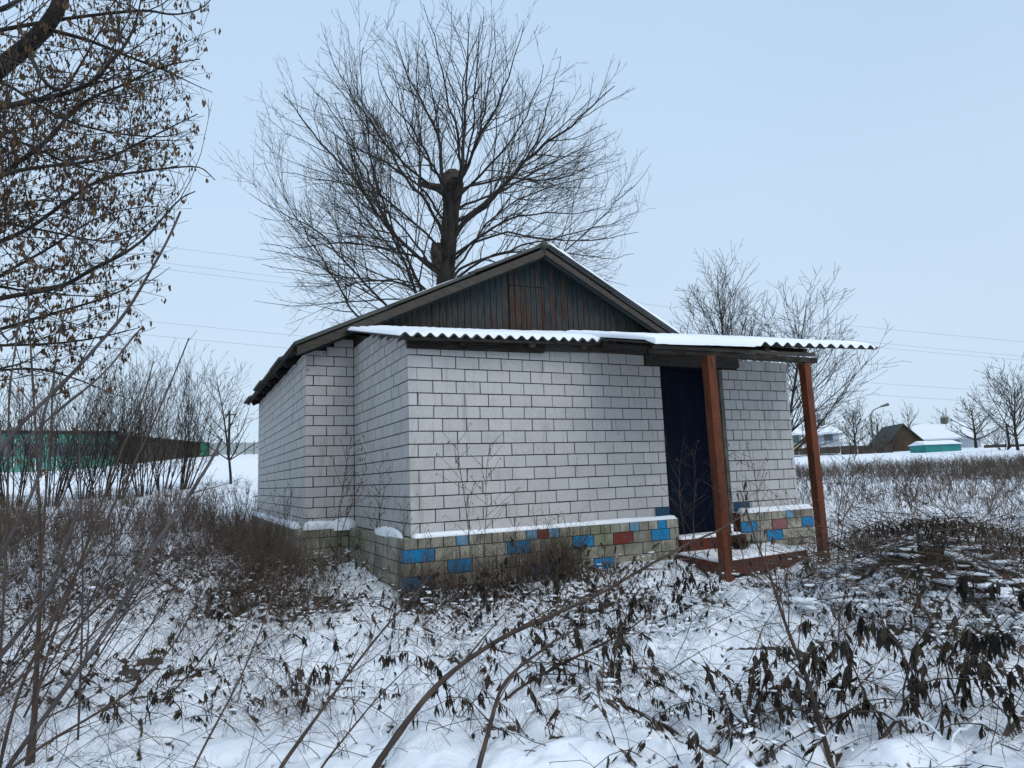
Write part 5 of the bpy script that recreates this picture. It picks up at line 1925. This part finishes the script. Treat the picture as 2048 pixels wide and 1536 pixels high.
d = 66.0
a, b, t, nb, L = frame_at(-160, 232, d, d)
hall = thing('long_hall', 'long low teal building half hidden by the bare shrubs', 'building', (a[0], a[1], 0))
zt, zb = height_at(100, 862, d), height_at(100, 945, d)
mb = MB()
sec = 9
for q in range(sec):
    prism(mb, a, t, nb, L * q / sec + .03, L * (q + 1) / sec - .03, 0, 0.3, zb, zt - .25)
hl = np.array([a[0], a[1], 0])


def shift(mb):
    mb._flush()
    mb.v = [v - hl for v in mb.v]
    return mb


shift(mb).build('wall', M_HALL, hall)
mb = MB()
prism(mb, a, t, nb, -.2, L + .2, -.3, 7, zt - .15, zt)
shift(mb).build('roof', M_DARK, hall)
for q in range(7):
    mb = MB()
    s = L * (q + .6) / 7.3
    prism(mb, a, t, nb, s, s + 1.2, -.05, .02, zb + 1.3, zb + 2.3)
    shift(mb).build('window', M_GLASS, hall)
a, b, t, nb, L = frame_at(232, 415, 66, 64)
hl = np.array([a[0], a[1], 0])
shed = thing('low_shed', 'low brown shed running from the teal hall to the green gate', 'shed', tuple(hl))
mb = MB()
zz0, zz1, zbb = height_at(240, 872, 66), height_at(400, 889, 64), height_at(300, 925, 66)
V = []
for w in (0, 4):
    p0, p1 = a + nb * w, b + nb * w
    V += [(p0[0], p0[1], zbb), (p1[0], p1[1], zbb), (p1[0], p1[1], zz1), (p0[0], p0[1], zz0)]
mb.raw(V, [(0, 1, 2, 3), (5, 4, 7, 6), (3, 2, 6, 7), (1, 5, 6, 2), (4, 0, 3, 7)])
shift(mb).build('wall', mat('brown_shed_wall', (0.10, 0.085, 0.065), (0.055, 0.045, 0.036), scale=1.2, stretch=(1, 1, .3)), shed)
mb = MB()
V = []
for dz in (0.01, .16):
    for w in (-.3, 4.3):
        p0, p1 = a + nb * w, b + nb * w
        V += [(p0[0], p0[1], zz0 + dz), (p1[0], p1[1], zz1 + dz)]
mb.raw(V, [(0, 1, 3, 2), (4, 6, 7, 5), (0, 4, 5, 1), (2, 3, 7, 6), (1, 5, 7, 3), (0, 2, 6, 4)])
shift(mb).build('roof', M_SLATE, shed)
a, b, t, nb, L = frame_at(398, 560, 62, 62)
hl = np.array([a[0], a[1], 0])
fence = thing('panel_fence', 'pale grey panel fence on the field crest beside the shed wall', 'fence', tuple(hl))
zt, zb = height_at(460, 886, 62), height_at(460, 909, 62)
n = 9
for q in range(n):
    mb = MB()
    prism(mb, a, t, nb, L * q / n + .05, L * (q + 1) / n - .05, 0, .04, zb, zt)
    shift(mb).build('panel', M_GATE if q == 0 else M_PANEL, fence)
    mb = MB()
    prism(mb, a, t, nb, L * q / n - .04, L * q / n + .04, -.03, .08, zb - .2, zt + .08)
    shift(mb).build('post', M_DARK, fence)


def pole(name, label, u, dist, vt, r0, cat, lamp=False, zb=None):
    p = CAM[:2] + azi(u) * dist
    z0 = gz(*p) - .2
    z1 = height_at(u, vt, dist)
    o = thing(name, label, cat, (p[0], p[1], z0))
    MB().tube([(0, 0, 0), (0, 0, (z1 - z0) / 2), (0, 0, z1 - z0)], [r0, r0 * .9, r0 * .7], 6, 0, True).build('shaft', M_CONC if lamp else M_WOODD, o)
    if lamp:
        r_ = rt2
        h = z1 - z0
        MB().tube([np.array([0, 0, h]), r_ * .4 + np.array([0, 0, h + .6]), r_ * 1.4 + np.array([0, 0, h + 1.0])], .06, 5, 0, True).build('arm', M_CONC, o)
        MB().tube([r_ * 1.3 + np.array([0, 0, h + .97]), r_ * 2.2 + np.array([0, 0, h + 1.2])], [.10, .2], 6, 0, True).build('lamp_head', M_CONC, o)
    else:
        MB().bar(-rt2 * .5 + np.array([0, 0, z1 - z0 - .3]), rt2 * .5 + np.array([0, 0, z1 - z0 - .3]), .08, .08).build('crossarm', M_WOODD, o)
    return o


pole('wooden_pole', 'wooden pole behind the panel fence', 457, 58, 822, .12, 'pole')
pole('street_lamp', 'tall street lamp between the white house and the long roof', 1752, 88, 830, .12, 'street lamp', lamp=True)
pole('wooden_pole', 'dark pole beside the large tree at the edge of the view', 2024, 78, 846, .12, 'pole')


# white hipped house
def hip_house(name, label, u0, u1, dist, v_eave, v_base, v_ridge, depth, wallm, ridge_in=.3, gable=None, wins=(), roofm=None, depth_dir=1):
    a, b, t, nb, L = frame_at(u0, u1, dist, dist)
    o = thing(name, label, 'house', (a[0], a[1], 0))
    uc = (u0 + u1) / 2
    ze, zb_, zr = height_at(uc, v_eave, dist), height_at(uc, v_base, dist) - .6, height_at(uc, v_ridge, dist + depth / 2)
    loc = np.array([a[0], a[1], 0])
    mb = MB()
    prism(mb, a, t, nb, 0, L, 0, depth, zb_, ze)
    mb._flush()
    mb.v = [v - loc for v in mb.v]
    mb.build('wall', wallm, o)
    e = .45
    P = lambda s, w, z: np.array([*(a + t * s + nb * w), z]) - loc
    V = [P(-e, -e, ze), P(L + e, -e, ze), P(L + e, depth + e, ze), P(-e, depth + e, ze), P(L * ridge_in, depth / 2, zr), P(L * (1 - ridge_in), depth / 2, zr)]
    V2 = [v_ - np.array([0, 0, .15]) for v_ in V[:4]]
    mb = MB()
    mb.raw(V + V2, [(0, 1, 5, 4), (2, 3, 4, 5), (0, 6, 7, 1), (1, 7, 8, 2), (2, 8, 9, 3), (3, 9, 6, 0), (9, 8, 7, 6)], 0, [(1, 2, 5), (3, 0, 4)])
    rf = mb.build('roof', roofm or M_SNOW, o)
    mb = MB()
    c0 = P(L * .55, depth / 2, zr)
    mb.box(c0[0] - .3, c0[0] + .3, c0[1] - .3, c0[1] + .3, zr - .6, zr + .7)
    mb.build('chimney', M_CONC, rf)
    for s, w_, h0, h1 in wins:
        mb = MB()
        V = []
        for z in (zb_ + .6 + h0, zb_ + .6 + h1):
            for ss, ww in ((s * L, -.05), (s * L + w_, -.05), (s * L + w_, .02), (s * L, .02)):
                V.append(P(ss, ww, z))
        mb.raw(V, BQ)
        wi = mb.build('window', M_TRIM, o)
        mb = MB()
        V = []
        for z in (zb_ + .7 + h0, zb_ + .5 + h1):
            for ss, ww in ((s * L + .1, -.07), (s * L + w_ - .1, -.07), (s * L + w_ - .1, -.03), (s * L + .1, -.03)):
                V.append(P(ss, ww, z))
        mb.raw(V, BQ)
        mb.build('pane', M_GLASS, wi)
    return o, a, t, nb, L, ze, zb_, zr


hip_house('village_house', 'small white house with snowy hipped roof and two windows', 1612, 1684, 84, 866, 893, 850, 6, M_HWALL, .22, wins=((.18, .9, .6, 1.35), (.58, .9, .6, 1.35)))
hip_house('village_house', 'cream coloured annex just left of the white house', 1560, 1608, 82, 868, 897, 852, 5, M_HYEL, .3, wins=((.66, .6, .6, 1.5),))
hip_house('village_house', 'long white house under a broad snowy roof', 1822, 1968, 92, 876, 903, 846, 9, M_HWALL, .10, wins=((.12, .8, .5, 1.2), (.38, .8, .5, 1.2), (.60, .8, .5, 1.2)))
a, b, t, nb, L = frame_at(1788, 1846, 86, 87)
hl = np.array([a[0], a[1], 0])
barn = thing('barn', 'dark brown barn gable against the long snowy roof', 'barn', tuple(hl))
zb, ze, zr = height_at(1820, 905, 86), height_at(1780, 884, 86), height_at(1815, 849, 87)
mb = MB()
V = []
for w in (0, 6):
    for s, z in ((0, zb), (L, zb), (L, ze), (L * .45, zr), (0, ze)):
        p = a + t * s + nb * w
        V.append((p[0], p[1], z))
mb.raw(V, [(0, 1, 2, 4), (6, 5, 9, 7), (0, 4, 9, 5), (1, 6, 7, 2)], 0, [(4, 2, 3), (7, 9, 8)])
shift(mb).build('wall', M_BROWN, barn)
for nm_, mm, dz0, dz1 in (('roof', M_SLATE, .01, .12),):
    mb = MB()
    V = []
    for dz in (dz0, dz1):
        for w in (-.3, 6.3):
            for s, z in ((-.4, ze - .2), (L * .45, zr), (L + .4, ze - .2)):
                p = a + t * s + nb * w
                V.append((p[0], p[1], z + dz))
    Qb = [(6, 7, 10, 9), (7, 8, 11, 10), (0, 1, 7, 6), (1, 2, 8, 7), (3, 9, 10, 4), (4, 10, 11, 5), (0, 3, 4, 1), (1, 4, 5, 2), (0, 6, 9, 3), (2, 5, 11, 8)]
    mb.raw(V, Qb)
    shift(mb).build(nm_ if nm_ == 'roof' else 'roof_snow', mm, barn)
a, b, t, nb, L = frame_at(1857, 1927, 76, 78)
hl = np.array([a[0], a[1], 0])
shed2 = thing('turquoise_shed', 'small turquoise shed with snowy roof before the long white house', 'shed', tuple(hl))
zb, ze, zr = height_at(1890, 910, 77), height_at(1880, 889, 77), height_at(1905, 879, 77)
mb = MB()
prism(mb, a, t, nb, 0, L, 0, 2.5, zb - .3, ze)
shift(mb).build('wall', M_SHEDT, shed2)
mb = MB()
V = []
for s in (-.1, L + .1):
    for w, z in ((-.2, ze), (1.25, zr), (2.7, ze)):
        p = a + t * s + nb * w
        V.append((p[0], p[1], z + .01))
mb.raw(V, [(0, 3, 4, 1), (1, 4, 5, 2), (0, 2, 5, 3)], 0, [(0, 1, 2), (3, 5, 4)])
shift(mb).build('roof', M_SNOW, shed2)
for nm, lab, u0, u1, d, vt, vb in (('plank_fence', 'dark low fence between the white house and the barn', 1684, 1790, 83, 888, 904),
                                   ('plank_fence', 'dark plank fence right of the long white house', 1972, 2120, 84, 886, 900),
                                   ('hedge_fence', 'grey fence in front of the white house', 1560, 1684, 80, 895, 903)):
    a, b, t, nb, L = frame_at(u0, u1, d, d)
    hl = np.array([a[0], a[1], 0])
    o = thing(nm, lab, 'fence', tuple(hl))
    zt, zb = height_at((u0 + u1) / 2, vt, d), height_at((u0 + u1) / 2, vb + 6, d)
    n = max(3, int(L / 2.4))
    for q in range(n):
        mb = MB()
        prism(mb, a, t, nb, L * q / n + .02, L * (q + 1) / n - .02, 0, .05, zb, zt - rng.random() * .15)
        shift(mb).build('panel', M_DARK, o)

# power lines: five spans far behind the shed
for (ua, va, ub, vb, sag), lab in zip([(330, 498, 2048, 688, 0), (330, 531, 2048, 716, 0), (330, 545, 2048, 723, 0), (300, 662, 2048, 778, 0), (270, 688, 2048, 800, 0)],
                                     ['topmost of the power lines crossing the sky', 'second power line from the top', 'power line just under the second one', 'fourth power line, well below the upper three', 'lowest power line over the village roofs']):
    pa, pb = at(ua - 500, va - 55, 52), at(ub + 400, vb + 42, 66)
    P = np.array([pa + (pb - pa) * s for s in np.linspace(0, 1, 24)])
    P[:, 2] -= 0.8 * np.sin(np.linspace(0, math.pi, 24)) - 0.55
    o = MB().tube(P - pa, 0.009, 4).build('power_line', M_WIRE, loc=tuple(pa))
    tag(o, lab, 'power line', 'power lines over the fields')
print('bricks', NB[0], 'tris', sum(sum(len(p.vertices) - 2 for p in me.polygons) if len(me.polygons) < 100 else len(me.loops) - 2 * len(me.polygons) for me in bpy.data.meshes))
